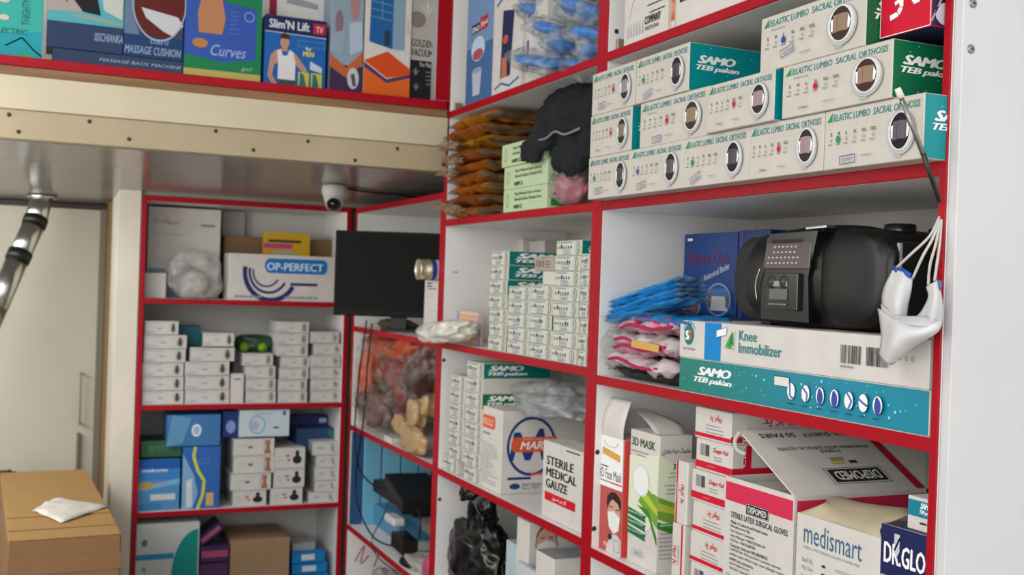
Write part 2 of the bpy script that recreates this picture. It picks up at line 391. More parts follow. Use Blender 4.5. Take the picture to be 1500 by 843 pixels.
# back unit, facing the camera
YB = 4.33
ub = empty('shelving_unit', (.376, YB, -1.55)); tag(ub, 'white shelving unit with red edges facing the camera beside the cream post', 'shelving', 'white shelving units with red edges')
def bb(name, p0, p1, mat): o = bar(name, p0, p1, mat, ub); o.location = Vector(o.location)-ub.location; return o
for xa, xb in ((.376, .394), (1.178, 1.197)):
    bb('side_panel', (xa, YB+.003, -1.55), (xb, 4.68, .294), WHITEB); bb('edge_strip', (xa, YB-.001, -1.55), (xb, YB+.0028, .294), RED)
bb('back_panel', (.376, 4.68, -1.55), (1.197, 4.695, .294), M('#c4c2bd', .5, 0, 'board'))
for z in (.274, -.119, -.53, -.943, -1.36):
    bb('shelf', (.3945, YB+.006, z), (1.1775, 4.679, z+.02), WHITEB); bb('shelf_edge', (.3945, YB, z), (1.1775, YB+.0055, z+.02), RED)
# upper cabinet on the mezzanine: red upright next to the corner
mzc = bar('upright_board', (1.150, 3.228, .577), (1.198, 3.80, 1.40), {'*': M('#a8a8a6', .5, 0, 'board'), 'front': RED}); tag(mzc, 'red-edged grey upright closing the upper shelf on the right', 'panel')

# ================================================================== RIGHT WALL, UNIT 1, CELL 1 : lumbar support boxes
def orthosis_print(w, h, d, dot, ink, stamp, body, resp=False, side=None, sidetext=True, spots=('#3a2a2c', '#a08878')):
    p = Print((w, d, h))
    p.poly([(.03, .80), (.085, .80), (.085, .95)], GRNP); p.line([(.095, .79), (.095, .95)], .0008, GRNP)
    hdr = 'ELASTIC LUMBO  SACRAL ORTHOSIS'
    p.text(hdr, .105, .80, .86, .115, TEALP, .006, .15)
    if resp: p.text('(Respiratory)', .115, .70, .14, .055, GREYT, 0)
    xs = [.07, .155, .24, .33, .425, .52]
    for x, s in zip(xs, ('S', 'M', 'L', 'XL', 'XXL', 'XXXL')):
        ww = .013*len(s)+.006; p.text(s, x-ww/2+.01, .555, ww, .06, INK, .01)
        p.ring(x+.01, .485, .011, .028, .35, GREYT, 10); p.lines(x-.02, .415, x+.045, 1, .05, .022, GREYT, 3)
    p.ell(xs[dot]+.01, .49, .021, .062, P_(ink), 14)
    # round window
    cx, cy = .80, .47
    p.ell(cx, cy-.03, .137, .34, SILV, 28); p.ell(cx, cy, .128, .325, P_('#c9cbca'), 28); p.ring(cx, cy, .128, .325, .05, P_('#a2a4a4'), 28); p.ell(cx, cy, .104, .27, P_('#d6d6d4'), 28)
    p.ell(cx-.004, cy, .092, .282, P_(spots[0]), 24); p.poly([(cx+.062, cy+.13), (cx+.085, cy+.02), (cx+.075, cy-.10), (cx+.056, cy-.12)], WHT); p.poly([(cx-.09, cy+.08), (cx-.068, cy+.1), (cx-.07, cy-.12), (cx-.086, cy-.1)], WHT)
    p.poly([(cx-.068, cy+.15), (cx, cy+.165), (cx+.062, cy+.15), (cx+.057, cy), (cx+.062, cy-.14), (cx, cy-.125), (cx-.072, cy-.14), (cx-.064, cy)], P_(spots[1]))
    p.line([(cx-.028, cy+.14), (cx-.03, cy-.12)], .0006, P_('#8f8580')); p.line([(cx+.026, cy+.14), (cx+.028, cy-.12)], .0006, P_('#8f8580'))
    p.lines(cx-.06, .08, cx+.06, 1, .05, .03, SILV, 4)
    if stamp:
        x, y, r = stamp; c, s_ = math.cos(math.radians(r)), math.sin(math.radians(r)); q = []
        for a, b in ((0, 0), (.034, 0), (.034, .0125), (0, .0125), (0, 0)): q.append((x+(a*c-b*s_)/w, y+(a*s_+b*c)/h))
        p.line(q, .0012, P_('#33477f')); p.text('18,900', x+.02, y+.03, .11, .07, P_('#5a6ba0'), 0, .3, r)
    else: p.text('Jufteen', .18, .10, .10, .07, INK, 0, .4)
    p.lines(.42, .17, .54, 1, .04, .016, GREYT, 6)
    if side:
        p.setface((w, d, h), 'right'); samo(p, .10, .42, .55, .34)
        for i in range(10): rd = random.Random(i); p.ell(rd.uniform(.05, .95), rd.uniform(.05, .95), .008, .012, P_('#7cc6c9'), 6)
    return p
def samo(p, x, y, w, h, mat=WHT):
    p.text('SAMO', x, y+h*.5, w*.86, h*.5, mat, .05, .3, 0, .9); p.text('TEB pakan', x-.02, y, w*.98, h*.40, mat, .035, .3, 0, .9)
XF = 1.156; H = .0945; Z1 = .1997
def lumbo(name_lbl, xl, xr, ym, row, side, dot, ink, stamp, resp=False, spots=('#26221f', '#8a8078'), dz=0, xf=XF, hh=H, z=None):
    y, w = rplace(xl, xr, ym, xf); sidem = {'teal': TEAL, 'green': M('#0a6440', .38), None: PAPER}[side]
    pr = orthosis_print(w, hh, .19, dot, ink, stamp, None, resp, side, spots=spots)
    return carton('lumbar_support_box', name_lbl, 'box', (xf, y, (Z1+row*(H+.0006)+dz) if z is None else z), (w, .19, hh), R90, {'*': PAPER, 'right': sidem, 'left': sidem}, pr, 'white lumbar support boxes stacked on the upper shelf')
dk = ('#23211f', '#4b4a4c'); br = ('#3b2b22', '#8d7561'); pk = ('#2c2426', '#9a8287'); gy = ('#1e1e1e', '#57504a'); lg = ('#2a2829', '#8c8688')
RW = 'bottom row'
lumbo('lumbar box at the far left of the bottom row, green dot and dark belt window', 862, 923, 262, 0, None, 1, '#1c8a4a', (.2, .1, 4), spots=dk)
lumbo('lumbar box second from the left in the bottom row, blue dot under M', 923.5, 1000, 252, 0, None, 1, '#2a4aa0', (.18, .07, 10), spots=gy)
lumbo('lumbar box third in the bottom row, green dot and tilted blue stamp', 1001, 1096, 238, 0, None, 1, '#1c8a4a', (.17, .04, 22), spots=('#18171b', '#4e464f'))
lumbo('lumbar box fourth in the bottom row, red dot and pinkish belt window', 1097, 1206, 224, 0, None, 4, '#c01830', None, spots=pk)
lumbo('lumbar box at the right end of the bottom row behind the rod, teal end', 1208, 1353, 195, 0, 'teal', 1, '#1c8a4a', (.2, .06, 2), spots=('#17161a', '#5b5560'))
lumbo('lumbar box leftmost in the middle row, red dot and teal end sliver', 865, 925, 196, 1, 'teal', 5, '#c01830', None, spots=('#2b2621', '#7d6f62'))
lumbo('lumbar box second in the middle row under the teal-ended one, red dot', 938, 1036, 176, 1, None, 4, '#c01830', (.23, .05, 3), True, br, xf=XF+.004)
lumbo('lumbar box third in the middle row, teal end sliver and pinkish belt', 1036, 1134, 150, 1, 'teal', 4, '#c01830', None, spots=pk, xf=XF-.012, hh=.088)
lumbo('green-ended lumbar box at the right end of the middle row', 1147, 1307, 110, 1, 'green', 3, '#c01830', None, True, br, xf=XF-.006, hh=.0875)
lumbo('lumbar box leftmost in the top row, narrow with a red dot', 868, 930, 130, 2, None, 5, '#c01830', (.2, .1, 4), spots=lg)
lumbo('lumbar box second in the top row showing its whole teal end', 932, 1009, 112, 2, 'teal', 1, '#1c8a4a', (.2, .03, 15), spots=('#202024', '#45434a'))
lumbo('topmost lumbar box with a blue dot and dark green end', 1115, 1268, 48, 2, 'green', 2, '#2a4aa0', (.24, .16, 12), True, br, xf=XF-.006, z=Z1+H+.0006+.0882)
# red box with white strokes and a dark purple end
y = onx(1290, 30, 1.176).y; w = y-1.181; rz_ = Z1+2*H+.006
p = Print((w, .16, .125)); p.box(.005, .01, .99, .99, .0012, WHT)
p.line([(.20, .22), (.36, .25), (.42, .32), (.42, .98)], .008, WHT)
for i in range(3): p.line([(.29+.01*i, .38+.13*i), (.42, .41+.13*i)], .006, WHT)
p.line([(.66, .34), (.78, .35), (.83, .44), (.84, .66), (.94, .46)], .008, WHT); p.line([(.67, .34), (.69, .80), (.92, .84)], .008, WHT)
p.setface((w, .16, .13), 'right'); p.ell(.30, .55, .12, .10, P_('#c8c8d0'), 14); p.ell(.22, .15, .18, .14, P_('#b9b9c6'), 14); p.line([(.0, .05), (.3, .75), (.7, .95), (1, .8)], .003, P_('#a8a4b4')); p.line([(.2, .1), (.7, .3), (1, .25)], .002, P_('#8f8b9c'))
carton('orthosis_box', 'bright red box with white strokes on top of the green-ended box', 'box', (1.176, y, rz_), (w, .16, .125), R90, {'*': M('#c00f2d', .35), 'right': M('#2b1d42', .4), 'bottom': M('#26264e', .4)}, p)
# steel rod with a white rubber tip leaning in front
ro = empty('hook_rod', onx(1377, 296, 1.185)); tag(ro, 'thin steel rod with white rubber tip leaning before the near boxes', 'rod')
a = onx(1318, 138, 1.105); b_ = onx(1352, 225, 1.14); c_ = onx(1377, 296, 1.185)
mesh_obj('rod', tube_me([a-ro.location, b_-ro.location], .0033, M('#8d8a88', .25, .8, 'metal'), 10, .0036), ro)
mesh_obj('dark_end', tube_me([b_-ro.location, c_-ro.location], .0037, M('#2c2324', .35, .3, 'metal'), 10, .0032), ro)
d_ = (a-b_).normalized(); mesh_obj('rubber_tip', tube_me([a-ro.location-d_*.006, a-ro.location+d_*.005, a-ro.location+d_*.009], .0052, M('#d8d3c4', .6), 12, .0042), ro)

# ------------------------------------------------------------------ above: unit 1 top cell
ZT = .5455
y, w = rplace(914, 977, 50, 1.205); p = Print((w, .2, .30)); p.lines(.45, .62, .95, 9, .055, .010, INK, 5, True); p.line([(.12, .17), (.2, .3), (.35, .36)], .001, P_('#a33a30')); p.ring(.42, .40, .05, .035, .3, P_('#b07a34'), 10)
p.line([(.46, .43), (.60, .50)], .002, P_('#a33a30'))
for i in range(6): p.poly([(.08+.07*i, .05), (.12+.07*i, .05), (.10+.07*i, .16)], SILV)
p.text('COMPANY', .50, .10, .36, .06, INK, .03); p.text('MADE IN IRAN', .52, .055, .30, .03, INK, .01)
carton('support_box', 'white box with small size figures on the top shelf beside the bracket', 'box', (1.205, y, ZT), (w, .2, .30), R90, WPAP, p)
y, w = rplace(978, 988, 45, 1.215); p = Print((w, .1, .3)); p.rect(.03, .07, .97, 1, P_('#b5623c')); p.ell(.5, .16, .45, .05, P_('#cf8a66'), 12)
carton('support_box', 'narrow orange-brown box wedged between two white boxes on the top shelf', 'box', (1.215, y, ZT), (w, .15, .30), R90, WPAP, p)
y, w = rplace(990, 1118, 20, 1.205); p = Print((w, .2, .30)); p.rect(.05, .25, .80, 1, P_('#c01630')); p.poly([(.45, .05), (.62, .25), (.8, .25), (.6, .12)], P_('#c9cdcd')); p.lines(.05, .17, .60, 1, .05, .02, INK, 9); p.text(fa('شماره'), .45, .26, .22, .06, WHT)
carton('support_box', 'white box with a red panel on the top shelf, partly out of frame', 'box', (1.205, y, ZT), (w, .2, .30), R90, WPAP, p)

# ================================================================== UNIT 1, CELL 2 : radio, long boxes, bags
ZC = -.2032
w = .668; dm = (w, .24, .068); p = Print(dm)
def ux(px, py=540): return (1.858-onx(px, py, 1.207).y)/w
samo(p, ux(1022), .30, ux(1080)-ux(1022), .50)
rd = random.Random(4)
for i in range(90): r = rd.choice((.0008, .0011, .0016, .0024)); x = rd.random(); p.k = 2; p.ell(x, rd.uniform(.05, .95), r/w, r/.068, P_(rd.choice(('#59bfc6', '#8fdde0', '#3aa7b5'))), 7)
p.k = 6; xa, xb = ux(1135), ux(1157); p.box(xa, .60, xb, .84, .0009, P_('#2c3b66')); p.rect(xa+.001, .605, xb-.001, .83, P_('#d4d4cf'))
for i in range(7):
    x = ux(1160.5+21.6*i); p.ell(x, .50, .0165, .225, P_('#2b3f78'), 20); p.ell(x-.0005, .505, .0152, .21, WHT, 20); p.lines(x-.013, .19, x+.015, 1, .05, .03, P_('#0f4a63'), i+2)
    c = P_('#3a4a9a') if i in (2, 3, 6) else P_('#5668b0')
    sh = [[(-.006, .22), (-.004, -.12), (.012, -.18)], [(-.012, .15), (.006, 0), (.004, -.2)], None, None, [(-.008, .2), (.01, 0), (-.002, -.2)], [(-.014, .08), (.0, .0), (.014, -.05)], None][i]
    if sh: p.line([(x+a_, .50+b2) for a_, b2 in sh], .004, c)
    else: p.ell(x, .47, .011, .18, c, 12); p.ell(x-.002, .60, .006, .09, c, 10)
def gradient_mat(c1, c2, L):
    m = bpy.data.materials.new('printed_gradient'); m.use_nodes = True; n = m.node_tree.nodes; l = m.node_tree.links; b = n['Principled BSDF']; b.inputs['Roughness'].default_value = .35
    tc = n.new('ShaderNodeTexCoord'); s = n.new('ShaderNodeSeparateXYZ'); mr = n.new('ShaderNodeMapRange'); mx = n.new('ShaderNodeMixRGB'); l.new(tc.outputs['Object'], s.inputs[0]); l.new(s.outputs[0], mr.inputs[0]); mr.inputs[2].default_value = L
    l.new(mr.outputs[0], mx.inputs[0]); mx.inputs[1].default_value = lin(c1); mx.inputs[2].default_value = lin(c2); l.new(mx.outputs[0], b.inputs['Base Color']); return m
carton('orthosis_box', 'long teal box with seven round pictures, bottom of the pair under the radio', 'box', (1.207, 1.857, ZC), dm, R90, {'*': WPAP, 'front': gradient_mat('#067566', '#087f98', .45), 'top': WPAP}, p)
dm = (w, .24, .074); p = Print(dm)
xa = ux(1032); xb = ux(1056); p.rect(xa, .012, xb, .988, P_('#0a7fc4')); p.ell(.052, .62, .026, .28, P_('#0d7377'), 20); p.ring(.054, .68, .031, .31, .10, P_('#2b93c9'), 20, 20, 170)
p.text('S', .033, .48, .022, .26, WHT, .08); p.text('T', .048, .48, .022, .26, P_('#c4602e'), .06); p.text('Sama Teb Pakan', .024, .21, .062, .07, INK, 0)
q = [(xb-.022, .62), (xb+.026, .70), (xb+.028, .90), (xb-.022, .80)]; p.poly(q, WHT); p.line(q+[q[0]], .0008, INK)
x = ux(1063); p.poly([(x, .42), (x+.022, .36), (x+.038, .48), (x+.034, .82), (x+.018, .66)], P_('#3aa04a')); p.poly([(x+.016, .42), (x+.036, .52), (x+.033, .80), (x+.026, .66)], P_('#1f7a35')); p.line([(x-.006, .38), (x+.042, .36), (x+.046, .84)], .0008, P_('#7a5848'))
x = ux(1083); p.text('Knee', x, .60, ux(1109)-x, .26, TEALP, .008); p.text('Immobilizer', x, .29, ux(1146)-x, .27, TEALP, .008)
p.bars(ux(1233), .34, ux(1263), .74, INK, 3, 18); p.bars(ux(1271), .34, ux(1305), .74, INK, 5, 18); p.lines(ux(1233), .27, ux(1263), 1, .1, .04, GREYT, 3)
for i in range(3): x = ux(1320+10*i); p.ring(x, .58, .005, .06, .25, INK, 4)
carton('orthosis_box', 'long white box with a blue stripe directly under the radio', 'box', (1.207, 1.860, ZC+.0685), (w, .24, .074), R90, {'*': WPAP}, p)
# dark blue abdominal box, standing behind
y, w = rplace(1001, 1078, 405, 1.40); z0 = ZC+.0690+.0745
hB = .19; yq = y; p = Print((w, .10, hB)); 
p.rect(.07, .915, .17, .945, WHT); p.ring(.25, .70, .2, .04, .3, P_('#5a2358'), 16, 200, 340); p.text('Name Orb', .08, .64, .78, .14, P_('#6e2a4a'), .004, .3)
p.text('Abdominal Binder', .42, .42, .50, .075, P_('#cdd3e0'), .004, 0, 17)
p.poly([(0, .52), (.40, .40), (0, .30)], P_('#2f61a5')); p.poly([(0, .30), (.42, .40), (.9, .34), (1, .05), (0, .02)], P_('#1d4c93'))
p.ell(.70, .21, .23, .20, P_('#6f95cc'), 24); p.ell(.70, .21, .20, .175, P_('#2a4a80'), 24); p.poly([(.58, .25), (.82, .25), (.88, .08), (.56, .08)], P_('#c9cbd2')); p.rect(.55, .25, .85, .34, P_('#3f74ab'))
p.rect(.50, .12, .57, .3, P_('#7d5d60')); p.rect(.84, .12, .89, .3, P_('#7d5d60')); p.ell(.20, .12, .18, .13, P_('#6f95cc'), 20); p.ell(.20, .10, .14, .10, P_('#8a5a55'), 16)
carton('binder_box', 'dark blue abdominal binder box standing left of the black radio', 'box', (1.40, y, z0+.001), (w, .05, hB), R90, M('#143a7a', .4), p)
y2, w2 = rplace(1079, 1125, 405, 1.40); p = Print((w2, .1, hB)); p.rect(.08, 0, .16, 1, P_('#4a3f78')); p.ring(.55, .2, .12, .045, .3, P_('#8fa6cc'), 12)
carton('binder_box', 'dark navy box mostly hidden behind the left end of the radio', 'box', (1.402, y2, z0+.001), (w2, .05, hB+.002), R90, M('#0f2f68', .4), p)

# ------------------------------------------------------------------ radio cassette player
rb = empty('radio_cassette_player', (1.232, 1.545, ZC+.069+.0745), R90); tag(rb, 'black radio cassette player with rounded ends lying on the long white box', 'radio')
BLK = M('#080809', .38, 0, 'plain', .06); GRY = M('#1e1f21', .7, 0, 'mesh'); SHN = M('#0c0c0d', .3, 0, 'plain', .15)
def sec(t, nseg=40):
    """cross section of the body at t in -1..1 along its length"""
    e = (1-abs(t)**5)**.35 if abs(t) < 1 else 0
    hh = .088*(.55+.45*e); dd = .095*(.72+.28*e); o = []
    for k in range(nseg):
        q = 2*math.pi*k/nseg; cx, sz = math.cos(q), math.sin(q)
        ex = .55; yy = .105+dd*math.copysign(abs(cx)**ex, cx); zz = .088+hh*math.copysign(abs(sz)**ex, sz)
        o.append((yy, zz))
    return o
N = 36; vs = []; fs = []
for i in range(N+1):
    t = -1+2*i/N; t = math.sin(t*math.pi/2)
    for yy, zz in sec(t): vs.append((t*.222 if t > 0 else t*.206, yy, zz))
for i in range(N):
    for k in range(40): fs.append((i*40+k, i*40+(k+1) % 40, (i+1)*40+(k+1) % 40, (i+1)*40+k))
fs += [tuple(range(39, -1, -1)), tuple(range(N*40, N*40+40))]
mesh_obj('body', me_from(vs, fs, [BLK], None, True), rb)
def bulge(name, x0, x1, z0, z1, mat, out=.012, ex=.5, par=rb, ybase=.012, n=28, rim=None):
    """speaker cover: superelliptic dome on the front face"""
    cx, cz = (x0+x1)/2, (z0+z1)/2; a, b = (x1-x0)/2, (z1-z0)/2; v = []; f = []; m = []; R = 8
    for r in range(R+1):
        s = r/R
        for k in range(n):
            q = 2*math.pi*k/n; v.append((cx+a*s*math.copysign(abs(math.cos(q))**ex, math.cos(q)), ybase-out*math.sqrt(max(0, 1-s**3)), cz+b*s*math.copysign(abs(math.sin(q))**ex, math.sin(q))))
    for r in range(R):
        for k in range(n): f.append((r*n+k, (r+1)*n+k, (r+1)*n+(k+1) % n, r*n+(k+1) % n)); m.append(1 if rim and r == R-1 else 0)
    return mesh_obj(name, me_from(v, f, [mat]+([rim] if rim else []), m, True), par)
bulge('speaker_grille', -.205, -.098, .010, .166, GRY, .022, .8, ybase=.034)['label'] = 'dark grey rounded speaker cover'
bulge('speaker_grille', .052, .214, .006, .172, M('#050506', .45, 0, 'mesh'), .024, .62, ybase=.026, rim=BLK)
bp_ = [(-.070, .168), (.062, .170), (.040, .09), (.046, .010), (-.088, .012), (-.096, .09)]
v = [(x, .004, z) for x, z in bp_]+[(x, .04, z) for x, z in bp_]
f = [tuple(range(6))]+[(i, i+6, (i+1) % 6+6, (i+1) % 6) for i in range(6)]
mesh_obj('control_panel', me_from(v, [tuple(reversed(f[0]))]+[q for q in f[1:]], [SHN]), rb)
kp = mesh_obj('keypad', box_me(.126, .006, .058, M('#574e50', .35, .3, 'metal')), rb); kp.location = (-.080, -.001, .104); kp.rotation_euler = (math.radians(-6), 0, 0)
btn = box_me(.005, .002, .003, M('#b9b4b4', .4))
for r in range(4):
    for k in range(8):
        if r > 1 and k in (0, 7): continue
        o = mesh_obj('button', btn, kp); o.location = (.010+k*.0115+.003*r*.5, -.0018, .009+r*.0098)
dsp = mesh_obj('display_slot', box_me(.085, .002, .006, SHN), kp); dsp.location = (.018, -.0015, .047)
cd = mesh_obj('cassette_door', box_me(.088, .010, .066, M('#1b1c1e', .18, 0, 'plain', .4)), rb); cd.location = (-.066, -.004, .030)
w_ = mesh_obj('cassette_window', box_me(.05, .003, .020, M('#5a5a5a', .25)), cd); w_.location = (.012, -.0025, .018)
w_ = mesh_obj('label_plate', box_me(.052, .002, .010, M('#8d8b88', .35)), cd); w_.location = (.010, -.0022, .042)
w_ = mesh_obj('lower_lip', box_me(.05, .006, .004, M('#6d6a68', .3, .4, 'metal')), cd); w_.location = (.012, -.005, .008)
mesh_obj('chrome_trim', tube_me(spline([(-.097, .0, .045), (-.099, -.003, .075), (-.088, -.002, .105)], 4), .0015, M('#b8b8ba', .2, 1, 'metal'), 6), rb)
for cx in (-.090, -.055): o = mesh_obj('reel', lathe_me([(0, .002), (.009, .002), (.012, 0)], M('#3a3a3c', .3, .4, 'metal'), 16), cd); o.location = (cx+.105, -.001, .050); o.rotation_euler = (math.pi/2, 0, 0)
mesh_obj('handle', tube_me(spline([(-.15, .09, .166), (-.10, .08, .173), (0, .075, .177), (.08, .08, .175), (.12, .09, .169)], 6), .008, BLK, 10), rb)
o = mesh_obj('chrome_switch_row', box_me(.055, .022, .006, M('#8c8c8e', .25, .8, 'metal')), rb); o.location = (-.01, .035, .175); o.rotation_euler = (0, math.radians(-2), 0)
for x, r, hh, yy in ((.165, .026, .016, .09), (.195, .020, .010, .15), (.055, .012, .010, .07)):
    o = mesh_obj('knob', lathe_me([(r, 0), (r, hh*.8), (r*.9, hh), (0, hh)], M('#101011', .25, 0, 'plain', .3), 24), rb); o.location = (x, yy, .166)
for x in (-.15, .17):
    o = mesh_obj('foot', box_me(.03, .05, .010, M('#111112', .5)), rb); o.location = (x, .05, 0)
o = mesh_obj('end_cap', box_me(.012, .15, .12, M('#151517', .25, 0, 'plain', .4), .005), rb); o.location = (.214, .035, .03)

# ------------------------------------------------------------------ plastic packets left of the long boxes
def packet(name, label, cat, loc, rz, L, Wd, T, mats, seed, group=None, mid=(.1, .9), amp=.006, droop=0, ry=0, rx=0):
    o = mesh_obj(name, packet_me(L, Wd, T, mats, seed, mid, amp, droop=droop)); place(o, loc, rz, rx, ry); return tag(o, label, cat, group)
FLM = film(); FLB = film('#9ec4dc', .45); FLG = film('#8f8b88', .5)
packet('clothing_packet', 'black fabric in a clear bag at the bottom of the packet heap', 'packet', (1.30, 2.182, ZC), R90, .315, .17, .034, [M('#17171a', .4, 0, 'film'), FLG], 3, mid=(.12, 1.0), amp=.007)
pk_ = [('#d5c8cc', 'white pack with a pink edge directly on the black bag', 4, 0), ('#c58d9c', 'pinkish pack second above the black bag', 5, .006), ('#e0d9d8', 'white pack with pink print in the middle of the heap', 6, .0), ('#cfa0ab', 'pale pink pack below the blue packs', 7, .008)]
for i, (c, lb, sd, dx) in enumerate(pk_):
    z = ZC+.033+i*.0225
    o = packet('clothing_packet', lb, 'packet', (1.268+dx, 2.180-.012*i, z), R90, .30-.01*i, .15, .024, [M(c, .3, 0, 'film'), FLM], sd, 'soft clothing packs heaped beside the long boxes', mid=(.14, 1.0), amp=.010, ry=(.05, -.03, .04, -.04)[i])
    ed = mesh_obj('pink_edge', tube_me(spline([(.05, -.072, .012), (.10, -.077, .020), (.18, -.076, .010), (.26, -.073, .016)], 5), .0036, M('#b1144f', .3), 8), o)
    if i == 3: ed2 = mesh_obj('pink_print', tube_me(spline([(.10, -.06, .026), (.14, -.066, .030), (.19, -.062, .026), (.24, -.064, .030)], 5), .006, M('#b1144f', .3), 8), o)
    if i == 2: yc = mesh_obj('yellow_card', box_me(.11, .003, .016, M('#c7a055', .4)), o); yc.location = (.14, -.083, .004)
packet('blue_packet', 'blue plastic pack lying flat with its tip above the white box', 'packet', (1.262, 2.19, ZC+.126), R90, .38, .12, .020, [M('#1f7fc0', .25, 0, 'film'), FLB], 11, 'blue plastic packs on top of the packet heap', mid=(.45, .985), amp=.005, ry=.0)
packet('blue_packet', 'folded blue pack under the slanting blue sheets', 'packet', (1.285, 2.19, ZC+.118), R90, .20, .13, .022, [M('#2a78b8', .25, 0, 'film'), FLB], 12, 'blue plastic packs on top of the packet heap', mid=(.05, .9), amp=.008, ry=-.10)
for k in range(5):
    packet('blue_packet', f'thin blue sheet standing {["lowest", "second", "third", "fourth", "uppermost"][k]} in the slanting blue bundle', 'packet', (1.258+.002*k, 2.191, ZC+.118+.0112*k), R90, .31-.004*k, .085, .012, [M('#1f86cf' if k % 2 else '#3f9edb', .25, 0, 'film'), FLB], 21+k, 'blue sheets slanting against the side board', mid=(.0, .97), amp=.003, ry=-.20)
o = mesh_obj('film_wrap', crumple_me(.05, .075, .055, film('#a8a8aa', .25), 29, .3, 3, .8, 48, 24)); tag(o, 'crumpled end of clear film at the left of the packet heap', 'packet'); place(o, (1.262, 2.165, ZC+.001))

# ------------------------------------------------------------------ face masks hanging at the right edge
mk = M('#d2d2d4', .75, 0, 'cloth')
def cr_(P, k):
    Q = [P[0]*2-P[1]]+P+[P[-1]*2-P[-2]]; out = []
    for i in range(1, len(Q)-2):
        for j in range(k):
            t = j/k; a, b, c, d = Q[i-1], Q[i], Q[i+1], Q[i+2]; out.append(.5*((2*b)+(c-a)*t+(2*a-5*b+4*c-d)*t*t+(3*b-a-3*c+d)*t*t*t))
    return out+[P[-1]]
def sheet_me(rows, X, mat, th=.0016, k=5, wr=0.0, seed=0, fr=30):
    """cloth or card sheet through rows of (px, py, depth offset) points, every one at its own depth"""
    G = [cr_([onx(q[0], q[1], X+(q[2] if len(q) > 2 else 0)) for q in r], k) for r in rows]
    nc = len(G[0]); Cc = [cr_([g[j] for g in G], k) for j in range(nc)]; nr = len(Cc[0]); vs = []
    g = [[Cc[j][i] for j in range(nc)] for i in range(nr)]
    for side in (0, 1):
        for i in range(nr):
            for j in range(nc):
                a = g[min(i+1, nr-1)][j]-g[max(i-1, 0)][j]; b = g[i][min(j+1, nc-1)]-g[i][max(j-1, 0)]; n = a.cross(b); n = n.normalized() if n.length > 1e-9 else Vector((1, 0, 0))
                p = g[i][j]
                if wr: p = p+n*wr*(noise.noise(p*fr+Vector((seed, 0, 0)))+.6*(1-2*abs(noise.noise(p*fr*1.7))))
                vs.append(p+n*(th/2 if side == 0 else -th/2))
    N = nr*nc; fs = []
    for i in range(nr-1):
        for j in range(nc-1):
            q = (i*nc+j, (i+1)*nc+j, (i+1)*nc+j+1, i*nc+j+1); fs.append(q); fs.append(tuple(N+v for v in reversed(q)))
    edge = [i*nc for i in range(nr)]+[(nr-1)*nc+j for j in range(1, nc)]+[i*nc+nc-1 for i in range(nr-2, -1, -1)]+[j for j in range(nc-2, 0, -1)]
    for a, b in zip(edge, edge[1:]+edge[:1]): fs.append((b, a, N+a, N+b))
    return me_from(vs, fs, [mat], None, True)
XM = 1.165
def rebase(o, par=None):
    return o
hook = onx(1376, 322, XM+.03)
m1 = mesh_obj('face_mask', sheet_me([[(1308, 396, .0), (1322, 398, -.004), (1337, 408, .002)], [(1296, 420, .004), (1316, 424, -.012), (1335, 425, .004)], [(1292, 440, .006), (1312, 448, -.014), (1330, 448, .006)], [(1295, 462, .01), (1314, 468, -.008), (1328, 466, .01)]], XM, mk)); tag(m1, 'white folded face mask with blue tabs hanging by straps at the right', 'face mask', 'two white masks hanging together')
mesh_obj('lower_panel', sheet_me([[(1286, 452, .006), (1310, 462, -.012), (1345, 478, -.01), (1380, 470, .0)], [(1289, 470, .0), (1312, 482, -.028), (1342, 490, -.02), (1374, 486, .004)], [(1291, 495, .002), (1306, 508, -.032), (1326, 510, -.014), (1344, 505, .01)], [(1288, 520, .006), (1298, 532, -.016), (1308, 534, -.006), (1316, 524, .01)]], XM, mk), m1)
m2 = mesh_obj('face_mask', sheet_me([[(1357, 420, .0), (1368, 414, -.004), (1374, 410, .002)], [(1360, 436, .0), (1370, 432, -.010), (1380, 440, .006)], [(1350, 456, .004), (1366, 456, -.014), (1381, 462, .01)], [(1340, 466, .008), (1362, 476, -.012), (1379, 478, .01)]], XM+.012, mk)); tag(m2, 'second white folded face mask behind the first, nearest the end board', 'face mask', 'two white masks hanging together')
mesh_obj('fold_band', sheet_me([[(1290, 446, .0), (1316, 462, -.01), (1350, 464, -.006), (1372, 468, .004)], [(1293, 455, -.006), (1316, 472, -.020), (1348, 477, -.014), (1370, 478, .0)], [(1300, 461, .004), (1322, 476, -.004), (1350, 482, -.002), (1368, 482, .006)]], XM, M('#bdbdc0', .8, 0, 'cloth')), m1)
strap = M('#c2bfba', .7, 0, 'cloth')
def strp(par, pts, r=.0021): mesh_obj('strap', tube_me(spline([onx(x, y, XM+dx) for x, y, dx in pts], 5), r, strap, 6), par)
strp(m1, [(1376, 318, .03), (1362, 346, .01), (1335, 372, 0), (1313, 393, 0)]); strp(m1, [(1377, 322, .03), (1366, 350, .01), (1352, 375, 0), (1337, 408, 0)])
strp(m2, [(1378, 322, .03), (1370, 360, .012), (1362, 390, .01), (1360, 418, .01)]); strp(m2, [(1379, 322, .03), (1376, 360, .02), (1372, 390, .015), (1369, 412, .012)])
mesh_obj('blue_tab', sheet_me([[(1310, 389, -.002), (1316, 395, -.003)], [(1309, 394, -.002), (1314, 402, -.003)]], XM, M('#1d4fb4', .5), .002, 2), m1)
mesh_obj('blue_tab', sheet_me([[(1321, 392, -.004), (1335, 401, -.003)], [(1319, 398, -.004), (1333, 408, -.003)]], XM, M('#1d4fb4', .5), .002, 2), m1)
mesh_obj('blue_tab', sheet_me([[(1372, 410, .012), (1380, 412, .014)], [(1374, 424, .012), (1379, 426, .014)]], XM, M('#4a5fa0', .5), .002, 2), m2)

